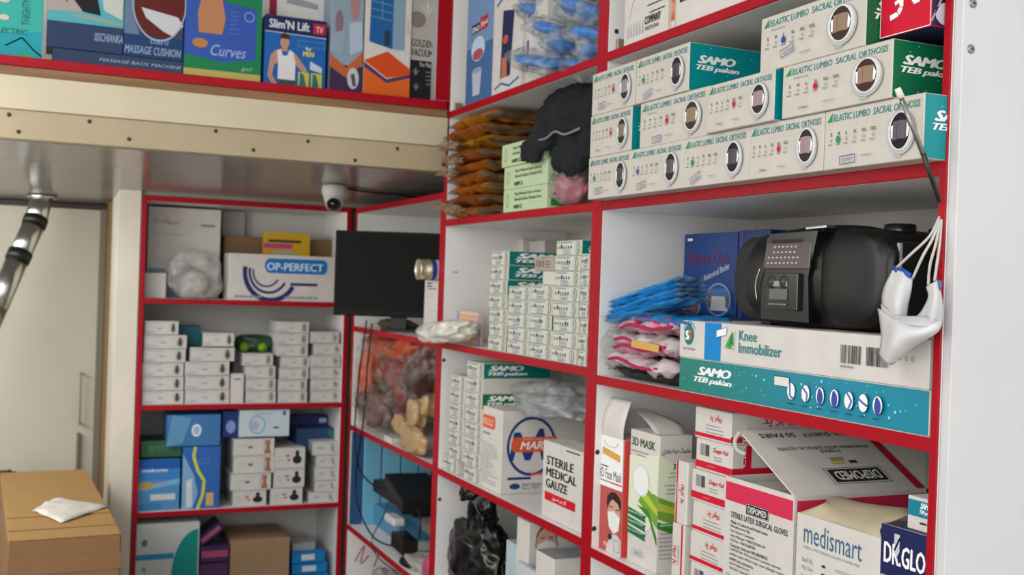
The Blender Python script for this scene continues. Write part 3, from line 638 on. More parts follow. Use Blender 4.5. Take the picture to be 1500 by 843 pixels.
# ================================================================== UNIT 1, CELL 3
ZF = -.6048
# open 3d mask box A (far) : box, raised front flap, flap leaning back
y, w = rplace(878, 913, 700, 1.222); hA = -.341-ZF; dm = (w, .075, hA); p = Print(dm)
p.rect(0, 0, 1, .56, P_('#b3514f')); p.poly([(.38, .0), (1, 0), (1, .14), (.80, .18), (.60, .16), (.42, .06)], P_('#c9c3c0')); p.ell(.66, .435, .30, .095, P_('#2a2022'), 20); p.ell(.68, .335, .26, .135, P_('#c49a84'), 20); p.poly([(.40, .42), (.60, .47), (.94, .43), (.95, .48), (.6, .53), (.38, .48)], P_('#2a2022')); p.rect(.50, .395, .64, .404, P_('#2a2022')); p.rect(.74, .385, .88, .394, P_('#2a2022')); p.poly([(.42, .345), (.66, .37), (.94, .33), (.90, .22), (.70, .175), (.50, .22)], P_('#dcdede'))
p.ell(.55, .14, .08, .025, INK, 14); p.box(.72, .03, .95, .13, .001, P_('#3a62a0')); p.text('25', .3, .05, .16, .03, WHT)
p.rect(0, .56, 1, 1, WHT); p.text('3D Face Mask', .04, .63, .92, .085, INK, .006); p.lines(.05, .735, .6, 1, .1, .012, INK, 3); p.rect(.02, .60, .55, .612, GREYT); p.rect(.55, .60, .98, .612, REDP); p.poly([(.15, .84), (.88, .80), (.88, .86), (.15, .90)], P_('#cfa04e')); p.ring(.5, .96, .3, .05, .1, SILV, 16, 180, 360)
p.setface(dm, 'right'); p.rect(0, 0, 1, 1, P_('#d94a3e')); 
for i, (zz) in enumerate((.08, .16, .30, .36, .48, .60, .78)): p.ell(.5, zz, .22, .035, WHT if i in (0, 1, 4) else P_('#a5352c'), 12)
mA = carton('mask_box', 'open white and red face mask box with a masked face, far left', 'box', (1.222, y, ZF), dm, R90, {'*': WPAP}, p)
fl = sheet_me([[(878, 638, 0), (913, 648, 0)], [(880, 620, -.002), (914, 629, -.002)], [(884, 602, .004), (918, 611, .004)], [(893, 582, .02), (925, 589, .02)]], 1.222, WPAP, .001, 5)
flap = mesh_obj('raised_flap', fl, mA); flap.matrix_parent_inverse = Matrix.LocRotScale(mA.location, mA.rotation_euler, None).inverted()
# box A top continues to the flap
# 3D MASK box B
y, w = rplace(921, 964, 730, 1.225); hB = -.3115-ZF; dm = (w, .082, hB); p = Print(dm)
gr1, gr2, gr3 = P_('#c9d6a8'), P_('#6f9a3a'), P_('#3f7a2c')
p.poly([(0, .28), (.5, .22), (1, .40), (1, .86), (0, .80)], P_('#d3d9c4')); p.poly([(.35, .48), (1, .33), (1, .56), (.55, .60)], gr2); p.poly([(.30, .45), (.72, .38), (1, .20), (1, .26), (.70, .44)], gr3); p.poly([(.45, .52), (1, .42), (1, .47), (.6, .56)], P_('#a9bf3e'))
p.text('3D MASK', .06, .885, .80, .062, P_('#3b5b34'), .02); p.lines(.03, .845, .97, 1, .1, .008, GREYT, 3); p.lines(.25, .82, .75, 1, .1, .008, GREYT, 4)
p.ell(.42, .635, .28, .115, P_('#e2e3e3'), 22, sq=.8); p.ring(.84, .62, .13, .05, .18, P_('#e2e3e3'), 16); p.ring(.42, .635, .28, .115, .05, P_('#b5b8b8'), 22)
for i, s in enumerate(('Health and Safety', 'Antibacterial Protection', 'Fully Comfortable')):
    zz = .40-.068*i; p.poly([(0, zz+.012), (.64, zz-.012), (.60, zz-.035), (.64, zz-.062), (0, zz-.04)], P_('#1f6a46')); p.text(s, .03, zz-.026, .52, .022, P_('#cfe0d4'), 0)
p.box(.18, .075, .60, .115, .0008, GREYT); p.text('25PCS', .26, .083, .26, .022, GREYT, .01)
p.setface(dm, 'right'); p.poly([(0, .86), (1, .70), (1, .35), (0, .36)], P_('#d3dbbf')); p.poly([(0, .56), (1, .46), (1, .30), (0, .40)], gr2); p.poly([(0, .38), (.5, .33), (1, .36), (1, .30), (.5, .28), (0, .33)], gr3); p.poly([(0, .52), (1, .42), (1, .40), (0, .46)], P_('#a9bf3e'))
p.text(fa('ماسک سه بعدی'), .06, .86, .88, .055, P_('#4b4f4b'), .01); p.poly([(.42, .795), (1, .80), (1, .765), (.42, .755), (.46, .775)], P_('#158055')); p.text(fa('مشخصات فنی'), .52, .768, .42, .022, WHT, 0)
p.lines(.15, .73, .9, 6, .03, .008, GREYT, 12, True); p.rect(0.02, .335, 1, .365, P_('#2a8a52')); p.text('Specifications', .08, .343, .7, .016, WHT); p.lines(.08, .29, .92, 7, .03, .007, GREYT, 5)
mB = carton('mask_box', 'open white and green face mask box with a pictured mask', 'box', (1.225, y, ZF), dm, R90, {'*': WPAP}, p)
f2 = sheet_me([[(963, 640, .004), (1006, 638, .078)], [(955, 629, .02), (998, 622, .085)], [(945, 616, .04), (975, 611, .09)], [(930, 601, .055), (940, 598, .095)]], 1.226, WPAP, .001, 5)
o = mesh_obj('raised_flap', f2, mB); o.matrix_parent_inverse = Matrix.LocRotScale(mB.location, mB.rotation_euler, None).inverted()
def wlink(o, par): o.parent = par; o.matrix_parent_inverse = Matrix.LocRotScale(par.location, par.rotation_euler, None).inverted()

# wound pad boxes with a red stripe
pdm = (.122, .20, .062)
def pad_print(kind, dm=pdm):
    w, d, h = dm; p = Print(dm)
    if kind == 'barcode':
        p.rect(0, .08, 1, .30, REDP); p.bars(.13, .48, .40, .85, INK, 4, 10); p.text('Zanger Pad', .48, .62, .42, .18, REDP, .02, .2); p.lines(.52, .52, .85, 2, .09, .03, GREYT, 3); p.lines(.35, .19, .65, 1, .1, .03, P_('#d8707f'), 3)
    else:
        p.rect(0, .08, 1, .20, REDP); p.text(fa('روابر پد'), .42, .60, .34, .26, REDP, .02); p.lines(.32, .48, .82, 3, .11, .03, GREYT, 5)
    p.setface(dm, 'right'); p.rect(0, .08, 1, .26 if kind != 'barcode' else .30, REDP)
    if kind == 'barcode': p.text('Zanger Pad', .42, .55, .5, .26, REDP, .02, .2); p.rect(.13, .30, .22, 1, REDP); p.text('CinaTeb', .155, .34, .4, .14, WHT, .01, 0, 90); p.lines(.42, .42, .9, 1, .1, .04, GREYT, 3)
    else: p.text(fa('روابر پد'), .36, .55, .42, .34, REDP, .02); p.lines(.36, .42, .8, 2, .11, .04, GREYT, 6, True)
    return p.build()
PPb, PPf = pad_print('barcode'), pad_print('farsi')
stk = [('barcode', .0), ('farsi', .0), ('farsi', .001), ('barcode', -.001), ('barcode', .004), ('farsi', .002)]
zz = ZF
names_p = ['bottom of the red-striped pad boxes, barcode front', 'second pad box from the bottom, red script beside the glove carton', 'third pad box from the bottom with red script', 'fourth pad box from the bottom with barcode', 'fifth pad box with barcode on its front and red script on its end', 'topmost red-striped pad box under the shelf edge']
for i, ((k, dx), nm) in enumerate(zip(stk, names_p)):
    hh = .0615; carton('wound_pad_box', nm, 'box', (1.222+dx, 1.816+(.004 if i % 2 else 0), zz), pdm, R90, WPAP, PPb if k == 'barcode' else PPf, 'white pad boxes with a red stripe', .002); zz += .0622
p = Print((.03, .12, .118)); 
vdm = (.045, .14, .128)
for i, (dy, z, lb) in enumerate(((0, ZF, 'pad box standing on end at the shelf, red line on its right'), (.002, ZF+.1285, 'pad box standing on end above the other, red line on its left'))):
    p = Print(vdm); x0 = .75 if i == 0 else .12; p.rect(x0, 0, x0+.12, 1, REDP); p.text(fa('روابر پد'), .42 if i == 0 else .80, .32, .90, .16, REDP, .02, 0, 90); p.lines(.2 if i else .5, .5, .3 if i else .62, 1, .1, .3, SILV, 2)
    carton('wound_pad_box', lb, 'box', (1.218, 1.880-.004*i, z), vdm, R90, WPAP, p, 'white pad boxes with a red stripe', .002)

# open surgical glove carton
yA = 1.694*1.0; gx = 1.208; gw = .205; gd = .30; gh = .250
y, gw = rplace(1061, 1163, 760, gx); gtop = onx(1163, 727, gx).z; gh = gtop-ZF
gc = empty('glove_carton', (gx, y, ZF), R90); tag(gc, 'large open glove carton with a red band and its lid raised', 'box')
gdm = (gw, gd, gh); t = .003
def wall(nm, x0, y0, x1, y1, mat=WPAP): o = mesh_obj(nm, box_me(x1-x0, y1-y0, gh, mat, .0006), gc); o.location = (x0, y0, 0); return o
wall('front_wall', 0, 0, gw, t); wall('back_wall', 0, gd-t, gw, gd); wall('left_wall', 0, t, t, gd-t); wall('right_wall', gw-t, t, gw, gd-t)
o = mesh_obj('base', box_me(gw-2*t, gd-2*t, t, WPAP, 0), gc); o.location = (t, t, 0)
p = Print(gdm); CR = P_('#c92c4e'); p.rect(.015, .83, .985, .965, CR)
p.poly([(.33, .77), (.66, .77), (.66, .85), (.33, .85)], INK); p.text('DISPOMED', .36, .787, .27, .045, WHT, .01); p.box(.335, .775, .655, .845, .0006, WHT)
p.text('STERILE LATEX SURGICAL GLOVES', .11, .715, .82, .042, INK, .012)
for i, (s, wd) in enumerate((('Made of natural and fresh Latex', .55), ('Manufactured By:', .30), ('Iran Gloves Company', .36), ('Sales Manager: +98(21)22453-69', .52), ('Tel-Fax: +98(21)88783', .38), ('Customer Services:+982188780022', .56), ('CAUTION: This product contains natural', .74), ('rubber latex which may cause allergic reaction.', .84), ('AAMI: fees sensetives', .36), ('www.irangloves.com', .30), ('Valid date: 5 years after prod.', .40))):
    p.text(s, .11, .672-i*.0335, wd, .023, INK, .012)
for i, s in enumerate(('6/5', '7', '7/5', '8', '8/5')):
    x = .07+i*.18; p.box(x, .255, x+.055, .30, .0007, INK); p.text(s, x+.068, .258, .025+.02*len(s), .036, INK, .02)
p.text('✓' if False else 'v', .44, .262, .035, .04, INK, .0)
p.setface(gdm, 'right'); p.rect(.02, .83, .985, .965, CR); p.ell(.47, .72, .04, .035, P_('#27508a'), 12); p.text('DISPOMED', .3, .5, .4, .06, INK)
mesh_obj('print', p.build(), gc)
# lid: hinged on the near (right) edge, leaning back over the box
Fl = [onx(1163, 728, gx), onx(1082, 632, gx)]
hinge = Vector((gw, 0, gh)); far = Vector((gw-(Fl[1].y*-1+Fl[0].y)*-1, 0, 0))
lw = (Fl[1].y-Fl[0].y); lh = Fl[1].z-Fl[0].z; Ls = math.hypot(lw, lh); ang = math.atan2(lh, lw)
lid = empty('lid_pivot'); bpy.data.objects.remove(lid)
ldm = (gd, .003, Ls)
lid = mesh_obj('lid_flap', box_me(*ldm, WPAP, .0006), gc)
# lid local x runs into the shelf (+y of the carton), local z up along the flap; its outer side faces the room
lid.matrix_local = Matrix(((0, math.sin(ang), -math.cos(ang), gw), (1, 0, 0, 0), (0, math.cos(ang), math.sin(ang), gh), (0, 0, 0, 1)))
lid.matrix_local = Matrix(((0, -math.sin(ang), -math.cos(ang), gw), (1, 0, 0, 0), (0, -math.cos(ang), math.sin(ang), gh), (0, 0, 0, 1)))
p = Print(ldm)
# printed upside down: build text rotated by 180 degrees
p.box(.36, .13, .80, .36, .0012, INK); p.rect(.38, .15, .78, .34, INK); p.text('DISPOMED', .75, .31, .34, .13, WHT, .012, 0, 180)
p.text('STERILE', .62, .64, .16, .04, INK, .015, 0, 180); p.text('POWDERED LATEX SURGICAL GLOVES', .86, .70, .70, .045, INK, .01, 0, 180)
p.text('SPECIAL QUALITY', .86, .93, .42, .07, INK, .012, 0, 180); p.text('50 PAIRS', .38, .93, .27, .07, INK, .012, 0, 180)
p.rect(.92, .0, .985, 1, P_('#b8142f')); p.rect(.46, .42, .56, .46, P_('#c9b23e')); p.rect(.48, .47, .58, .52, P_('#8b8f94')); p.rect(.60, .42, .66, .46, INK)
mesh_obj('print', p.build(), lid)
sf = mesh_obj('side_flap', me_from([(0, 0, 0), (.11, .0, -.0), (.10, -.02, Ls*.75), (0, 0, Ls), (0, .003, 0), (.11, .003, -.0), (.10, -.017, Ls*.75), (0, .003, Ls)], [(0, 1, 2, 3), (7, 6, 5, 4), (0, 4, 5, 1), (1, 5, 6, 2), (2, 6, 7, 3), (3, 7, 4, 0)], [M('#c3c0b9', .5, 0, 'card')]), lid); sf.location = (ldm[0], 0, 0)
fe = mesh_obj('folded_edge', tube_me(spline([(0, 0, Ls-.004), (-.012, .012, Ls-.012), (-.016, .02, Ls-.03), (-.006, .02, Ls-.045)], 4), .004, M('#bdb9ae', .6, 0, 'card'), 8), lid)
for i in range(2):
    o = mesh_obj('inner_pack', box_me(gw*.40, gd*.5, gh-.016, WPAP), gc); o.location = (.012+gw*.46*i, .02, .003)

# medismart carton in front of the right side
mx, my = 1.2035, 1.405
y, w = rplace(1166, 1290, 800, mx); ztop = -.372
dm = (w, .15, ztop-ZF); 
mc = carton('glove_carton', 'open white glove carton with blue-grey lettering in front of the larger one', 'box', (mx, y, ZF), dm, R90-.0, {'*': WPAP, 'right': M('#2a4a8c', .45)}, None)
p = Print(dm); p.text('medismart', .10, .80, .70, .15, P_('#3c6484'), .0); p.text('STERILE LATEX SURGICAL GLOVES, POWDER FREE', .10, .755, .68, .022, P_('#6d8aa6'), 0)
for i, s in enumerate(('Batch No.', 'Mfg. Date', 'Exp. Date', 'Ster. Date')): p.text(s, .09, .66-i*.06, .14, .035, GREYT, 0); p.lines(.34, .675-i*.06, .40, 1, .1, .02, INK, i+3); p.lines(.5, .68-i*.06, .72, 1, .1, .02, SILV, i)
p.text('Manufacturer', .06, .41, .24, .03, INK, 0, 0, 0); p.text('The Gloves Factory Pvt. Ltd.', .06, .36, .42, .035, INK, 0); p.bars(.06, .05, .09, .32, INK, 3, 4); p.lines(.12, .31, .55, 7, .04, .018, P_('#55606c'), 6)
p.box(.72, .40, .92, .63, .0009, P_('#6b7884')); p.poly([(.72, .63), (.86, .63), (.72, .50)], P_('#1f4f80')); p.text('Size', .735, .59, .06, .025, WHT, 0); p.text('7.0', .76, .43, .13, .09, P_('#a9b0b5'), 0)
mesh_obj('print', p.build(), mc)
tan = M('#b9ad92', .6, 0, 'card')
f3 = sheet_me([[(1170, 752, 0), (1205, 766, 0), (1250, 782, 0), (1292, 792, 0)], [(1207, 738, .02), (1215, 745, .02), (1250, 762, .02), (1292, 772, .01)], [(1212, 731, .06), (1225, 733, .06), (1262, 742, .06), (1330, 755, .06)], [(1226, 727, .10), (1262, 737, .11), (1300, 742, .11), (1332, 745, .10)]], mx+.002, tan, .0015, 4)
o = mesh_obj('tan_flap', f3, mc); wlink(o, mc)
# navy topped box
y = onx(1291, 800, 1.204).y; w = y-1.182; dm = (w, .14, onx(1291, 766, 1.204).z-ZF); p = Print(dm)
p.rect(0, .70, 1, 1, NAVYP); p.text('DR.GLO', .07, .775, .92, .125, WHT, .03); p.poly([(.30, .96), (.42, .96), (.42, .86), (.36, .82), (.30, .86)], P_('#b9bcc6')); p.line([(.31, .86), (.42, .94)], .003, NAVYP)
carton('glove_box', 'navy and white glove box at the lower right corner', 'box', (1.204, y, ZF), dm, R90, {'*': WPAP, 'left': M('#22306a', .4), 'top': M('#3c4058', .45)}, p)
# small teal labelled box above it
yy = onx(1329, 760, 1.215).y; w = yy-1.182; zt = ZF+dm[2]; sdm = (w, .09, .050); p = Print(sdm); p.rect(.03, .42, 1, .90, P_('#157a8e')); samo(p, .50, .50, .5, .36); p.lines(.5, .25, .9, 1, .1, .06, INK, 3)
carton('support_box', 'small white box with a teal label on top of the navy box', 'box', (1.215, yy, zt+.0005), sdm, R90, WPAP, p)

# ================================================================== UNIT 2, CELL 1 : orange packs, pale green boxes, dark cloth
ORG = ['#9a5a1e', '#8c4a16', '#a8671f', '#93521a', '#a5601e', '#8a4c1c', '#a97a22', '#9c5a1c', '#b0701f']
brn = film('#9a8468', .45)
ords = ['lowest', 'second', 'third', 'fourth', 'fifth', 'sixth', 'seventh', 'eighth', 'topmost']
for i in range(9):
    rd = random.Random(50+i)
    packet('bandage_packet', f'orange-brown packet in clear film, {ords[i]}{"" if i in (0, 8) else " from the bottom"} of the tall orange pile', 'packet', (1.30+rd.uniform(-.012, .012), 3.221+rd.uniform(-.006, .003), .200+i*.0345), R90, .34 if i > 5 else .29, .23, .030, [M(ORG[i], .32, 0, 'film'), brn], 30+i, 'orange-brown packets piled at the unit corner', mid=(.10, .97), amp=.008, droop=.004)
# limp film ends hanging past the upright
for i, (px, py, s) in enumerate(((655, 212, .03), (652, 250, .03), (650, 300, .034), (662, 305, .03), (660, 232, .026))):
    p0 = onx(px+4, py+8, 1.165); o = mesh_obj('film_wrap', crumple_me(.025, s*1.1, .011, brn, 60+i, .5, 3, nu=28, nv=14, flat=False), bpy.data.objects['bandage_packet'])
    wlink(o, bpy.data.objects['bandage_packet']); o.location = p0
gdm2 = (.275, .12, .066)
y, w = rplace(738, 801, 280, 1.20)
p = Print((w, .12, .0625)); p.ring(.10, .5, .035, .30, .25, P_('#7e9a74'), 12); p.text('Vinyl Medical Exam Gloves', .27, .66, .60, .17, P_('#33503a'), .01, .1); p.text('Smooth Surface Powder-Free', .27, .46, .62, .15, P_('#33503a'), .01, .1); p.text('100PCS', .26, .12, .20, .17, P_('#2a4030'), .03)
p.setface((w, .12, .0625), 'right'); p.rect(.1, .1, .55, .40, P_('#1a7a2c')); p.poly([(.12, .55), (.5, .55), (.3, .9)], P_('#9a3a30')); gp = p.build()
gl = ['pale green glove box at the bottom of the three', 'pale green glove box in the middle of the three', 'pale green glove box on top, shifted left under the dark cloth']
for i in range(3):
    carton('glove_box', gl[i], 'box', (1.20+(-.004 if i == 2 else 0), y+(.012 if i == 2 else 0), .1998+i*.0632), (w, .12, .0625), R90, M('#b3c6a0', .5, 0, 'card'), gp, 'pale green glove boxes beside the orange packets')
# dark cloth bundle
clo = M('#14161f', .42, 0, 'cloth')
c0 = onx(828, 190, 1.27)
jk = empty('dark_cloth_bundle', (1.25, c0.y, .2)); tag(jk, 'dark navy cloth bundle stuffed between the green and white boxes', 'cloth')
def addc(nm, px, py, X, r, seed, mat=clo, amp=.28, par=jk, freq=1.8, rot=0, tilt=0, sq=.9, crease=1.0):
    c = onx(px, py, X); o = mesh_obj(nm, crumple_me(*r, mat, seed, amp, freq, sq, 56, 30, False, crease), par); o.location = c-Vector(par.location)-Vector((0, 0, r[2])); o.rotation_euler = (tilt, 0, rot); return o
clm = M('#12141c', .85, 0, 'cloth'); clm.node_tree.nodes['Principled BSDF'].inputs['Specular IOR Level'].default_value = .35
addc('padding', 842, 185, 1.30, (.05, .10, .10), 3, clm, .12)
def cl(nm, rows, X=1.20, sd=1):
    me = sheet_me(rows, X, clm, .003, 9, .012, sd, 24); o = mesh_obj(nm, me, jk); wlink_(o, jk); return o
def wlink_(o, par): o.parent = par; o.matrix_parent_inverse = Matrix.LocRotScale(Vector(par.location), par.rotation_euler, None).inverted()
cl('draped_cloth', [[(806, 140, .08), (828, 126, .08), (850, 120, .08), (884, 122, .08)], [(793, 160, .03), (815, 155, .01), (845, 145, .02), (884, 146, .03)], [(781, 190, .0), (800, 188, -.02), (835, 178, -.01), (884, 176, .02)], [(768, 218, -.005), (789, 214, -.028), (820, 206, -.012), (884, 196, .01)], [(766, 236, .0), (785, 238, -.02), (797, 222, .0), (820, 208, .02)]])
cl('hanging_fold', [[(800, 196, .01), (826, 190, -.01), (850, 188, -.01), (884, 182, .01)], [(806, 215, .0), (826, 212, -.025), (852, 208, -.02), (884, 206, .01)], [(812, 238, .0), (832, 238, -.028), (850, 232, -.02), (880, 226, .01)], [(822, 252, .01), (838, 258, -.01), (850, 250, -.01), (868, 240, .01)]], 1.205, 4)
mesh_obj('grey_seam', tube_me(spline([Vector(onx(x, y, X))-Vector(jk.location) for x, y, X in ((779, 240, 1.175), (783, 210, 1.17), (800, 203, 1.165), (813, 193, 1.165), (828, 197, 1.17), (850, 188, 1.18))], 5), .0035, M('#6f7378', .5), 6), jk)
pk2 = empty('pink_bag', onx(835, 300, 1.23)); tag(pk2, 'pink item in clear film below the dark cloth', 'packet')
addc('pink_body', 837, 274, 1.245, (.03, .075, .042), 13, M('#c06f7c', .6, 0, 'cloth'), .1, pk2, 2, crease=.4)
addc('film_wrap', 830, 268, 1.238, (.035, .095, .05), 15, film('#9a8f8d', .35), .25, pk2, 3)

# top cell of unit 2 : tall white and blue boxes and bagged blue straps
y, w = rplace(684, 722, 80, 1.205); p = Print((w, .2, .34)); p.rect(0, .0, 1, .55, P_('#3f6697')); p.rect(0, .5, 1, .97, P_('#6b8db5')); p.rect(.18, .62, .75, .70, INK); p.rect(.50, .62, .80, .74, P_('#b02a34')); p.text('SINO', .2, .63, .28, .05, WHT); p.text(fa('سینو'), .53, .64, .25, .07, WHT)
p.ell(.45, .47, .26, .11, P_('#b8c8dc'), 20); p.ell(.45, .42, .20, .05, P_('#a05058'), 14); p.poly([(.25, .28), (.62, .28), (.56, .06), (.30, .06)], P_('#aebaca')); p.ell(.435, .28, .185, .025, P_('#8a9cb6'), 14)
carton('cup_box', 'tall blue box with a pictured cup on the top shelf', 'box', (1.205, y, ZT), (w, .2, .34), R90, WPAP, p)
y, w = rplace(725, 764, 60, 1.21); p = Print((w, .2, .36)); p.poly([(.25, .12), (.62, .12), (.72, .62), (.30, .66)], P_('#1e2450')); p.ell(.42, .42, .10, .035, P_('#c65040'), 12); p.line([(.05, .72), (.35, .78), (.6, .74), (.95, .80)], .008, P_('#2f62a4')); p.line([(.05, .05), (.3, .08), (.6, .04), (.95, .08)], .006, P_('#2f62a4')); p.rect(.3, .12, .5, .28, P_('#b46a50'))
carton('device_box', 'tall white box with blue waves and a dark pictured device', 'box', (1.21, y, ZT), (w, .2, .36), R90, WPAP, p)
y, w = rplace(765, 800, 60, 1.225); p = Print((w, .15, .36)); p.poly([(.25, .5), (.45, .56), (.25, .62)], BLUEP); p.rect(.22, .12, .30, .35, BLUEP)
carton('device_box', 'plain white box with small blue marks behind the bagged blue straps', 'box', (1.225, y, ZT), (w, .12, .36), R90, WPAP, p)
bs = M('#1777cc', .4, 0, 'plain'); bagm = film('#a4adb0', .26)
spots_b = [(852, 108, 1.215, .036), (795, 98, 1.20, .045), (862, 60, 1.215, .03), (812, 52, 1.21, .036), (848, 22, 1.215, .03), (790, 28, 1.225, .034), (870, 32, 1.225, .024), (826, 80, 1.23, .034), (870, 88, 1.22, .028), (800, 5, 1.22, .036)]
wh = ['lowest near the red corner', 'widest at the bottom left', 'at mid height by the red upright', 'in the middle left', 'upper right of centre', 'upper left by the white box', 'small one high at the red upright', 'behind the middle', 'low beside the upright', 'topmost at the picture border']
for i, ((px, py, X, r), s) in enumerate(zip(spots_b, wh)):
    c = onx(px, py, X+.03); t_ = tag(mesh_obj('blue_strap', crumple_me(r*1.2, r*1.8, .015, bs, 70+i, .12, 2, .8, 32, 14, False)), 'curved blue strap in clear film, '+s, 'strap', 'bagged blue straps on the top shelf'); t_.location = c; t_.rotation_euler = (.25, .2*(-1)**i, .3*i)
    o = mesh_obj('film_wrap', crumple_me(r*1.4, r*2.1, .030, bagm, 90+i, .3, 3.2, .8, 40, 20, False), t_); o.location = (0, 0, -.016)

# ================================================================== UNIT 2, CELL 2 : columns of small white boxes
ZD = -.190
CR_ = M('#c9c9bd', .45, 0, 'card')
def small_print(w, d, h, var, side):
    p = Print((w, d, h)); ink = P_('#3a4048')
    p.box(.02, .04, .98, .96, .0008, P_('#8b938c'))
    p.lines(.08, .86, .72, 1, .1, .06, P_('#5d8a80'), 3+var)
    for k in range(5): p.rect(.08+.10*k, .45, .12+.10*k, .62, P_('#59605f'))
    g = [('#1d5f54', .22), ('#23407c', .32), ('#23584a', .52), ('#2a3d66', .22)][var]
    p.ell(g[1], .60, .028, .14, P_(g[0]), 10); p.ell(.60, .55, .022, .12, P_('#1d5f54'), 10)
    p.ring(.85, .50, .085, .42, .22, P_('#8b8d88'), 16); p.ell(.85, .5, .055, .32, P_('#e0e0da'), 12); p.rect(.83, .25, .87, .75, P_('#4c4a48'))
    r = (-1)**var*.04; p.line([(.30, .12), (.58, .12+r), (.58, .38+r), (.30, .38), (.30, .12)], .0011, P_('#3f5290')); p.rect(.34, .2, .54, .28, P_('#8f9bbf'))
    if side:
        p.setface((w, d, h), 'right'); samo(p, .08, .15, .60, .72)
    return p.build()
SP = {}
def small_col(cname, xl, xr, ym, ztop, n, zb, X, depth=.16, sides=None, grp='small white support boxes in columns', skip=(), gap=.0004):
    y, w = rplace(xl, xr, ym, X); h = (ztop-zb)/n-gap; rd = random.Random(int(xl))
    nn = {1: 'lowest', 2: 'second', 3: 'third', 4: 'fourth', 5: 'fifth', 6: 'sixth', 7: 'seventh', 8: 'eighth', 9: 'ninth'}
    for i in range(n):
        if i in skip: continue
        sd = (sides or {}).get(i); k = (round(w, 4), round(h, 4), i % 4, bool(sd), depth)
        if k not in SP: SP[k] = small_print(w, depth, h, i % 4, bool(sd))
        m = {'*': CR_}
        if sd: m['right'] = sd
        pos = 'topmost' if i == n-1 else nn[i+1]+(' from bottom' if i else '')
        carton('small_support_box', f'small printed box, {pos} in {cname}', 'box', (X+rd.uniform(-.002, .002), y+rd.uniform(-.003, .003), zb+i*(h+gap)), (w, depth, h), R90, m, SP[k], grp)
TD = M('#00706c', .4)
small_col('leftmost column, middle cell', 717, 743, 440, .094, 7, ZD, 1.212, .30, {0: TD, 1: GREEN, 4: TD, 5: TD, 6: TD})
small_col('second column, middle cell', 744, 775, 470, -.004, 5, ZD, 1.206, .20)
small_col('third column, middle cell', 776, 809, 470, .001, 5, ZD, 1.206, .20, {2: GREEN})
small_col('tall fourth column, middle cell', 811, 848, 440, .114, 8, ZD, 1.206, .25, {7: TD})
small_col('fifth column by the red upright', 849.5, 864.5, 450, .080, 7, ZD, 1.206, .25)
y, w = rplace(781, 810, 385, 1.22); p = Print((w, .1, .035)); p.bars(.1, .3, .5, .8, P_('#4a4440'), 4, 6); p.lines(.55, .7, .9, 3, .2, .06, P_('#4a4440'), 3)
carton('small_support_box', 'small greyish box with barcode perched on the third column', 'box', (1.225, y, .038), (w, .12, .035), R90, {'*': M('#a39a8c', .5, 0, 'card'), 'top': M('#6b2030', .5)}, p)
y, w = rplace(793, 810, 403, 1.22)
carton('small_support_box', 'plain white box end under the greyish barcode box', 'box', (1.224, y, .0015), (w, .12, .036), R90, CR_, None)
y, w = rplace(760, 782, 359, 1.5); carton('card_box', 'white card box standing at the back above the left column', 'box', (1.46, y, .095), (w, .05, .055), R90, WPAP, None)
y, w = rplace(783, 806, 362, 1.5); carton('card_box', 'second pale card box at the back, right of the first', 'box', (1.48, y, .095), (w, .05, .048), R90, M('#b5b2ad', .5, 0, 'card'), None)
# clear bag and orange tinted card at the left end of that shelf
y, w = rplace(650, 708, 480, 1.22); w = .20; y = 3.225
p = Print((w, .01, .10)); p.rect(0, 0, .10, 1, P_('#9e90b4')); p.rect(.9, 0, 1, 1, P_('#9e90b4')); 
for i in range(6): p.rect(.13, .12+.14*i, .87, .20+.14*i, P_('#cf9e86'))
carton('printed_card', 'orange-lined printed card standing behind the clear bag', 'card', (1.25, y, ZD), (w, .008, .10), R90, M('#d6b8a0', .5), p)
bg1 = mesh_obj('clear_bag', crumple_me(.055, .15, .034, M('#b9b8ae', .3, 0, 'film'), 33, .20, 2.4, .85, 64, 28)); tag(bg1, 'pale translucent bag sticking out past the red upright', 'bag'); place(bg1, (1.165, 3.09, ZD+.004), .12, -.10, 0)
bg1.data.materials[0] = film('#dcdbd0', .7, .2)

# ================================================================== UNIT 2, CELL 3
ZE = -.5935
small_col('left column, lower cell', 659, 680, 600, -.286, 6, ZE+.048, 1.212, .16, None, 'small white support boxes in the lower cell')
small_col('right column, lower cell', 682, 706, 600, -.235, 8, ZE, 1.216, .22, {5: GREEN, 7: TD}, 'small white support boxes in the lower cell')
y, w = rplace(646, 672, 672, 1.215); carton('small_support_box', 'small white box with a blank end lying at the foot of the left column', 'box', (1.214, 3.222, ZE), (.13, .16, .046), R90, {'*': CR_, 'right': WPAP}, small_print(.13, .16, .046, 1, False))
p_ = Print((.1, .1, .04)); y, w = rplace(706, 707, 540, 1.25)
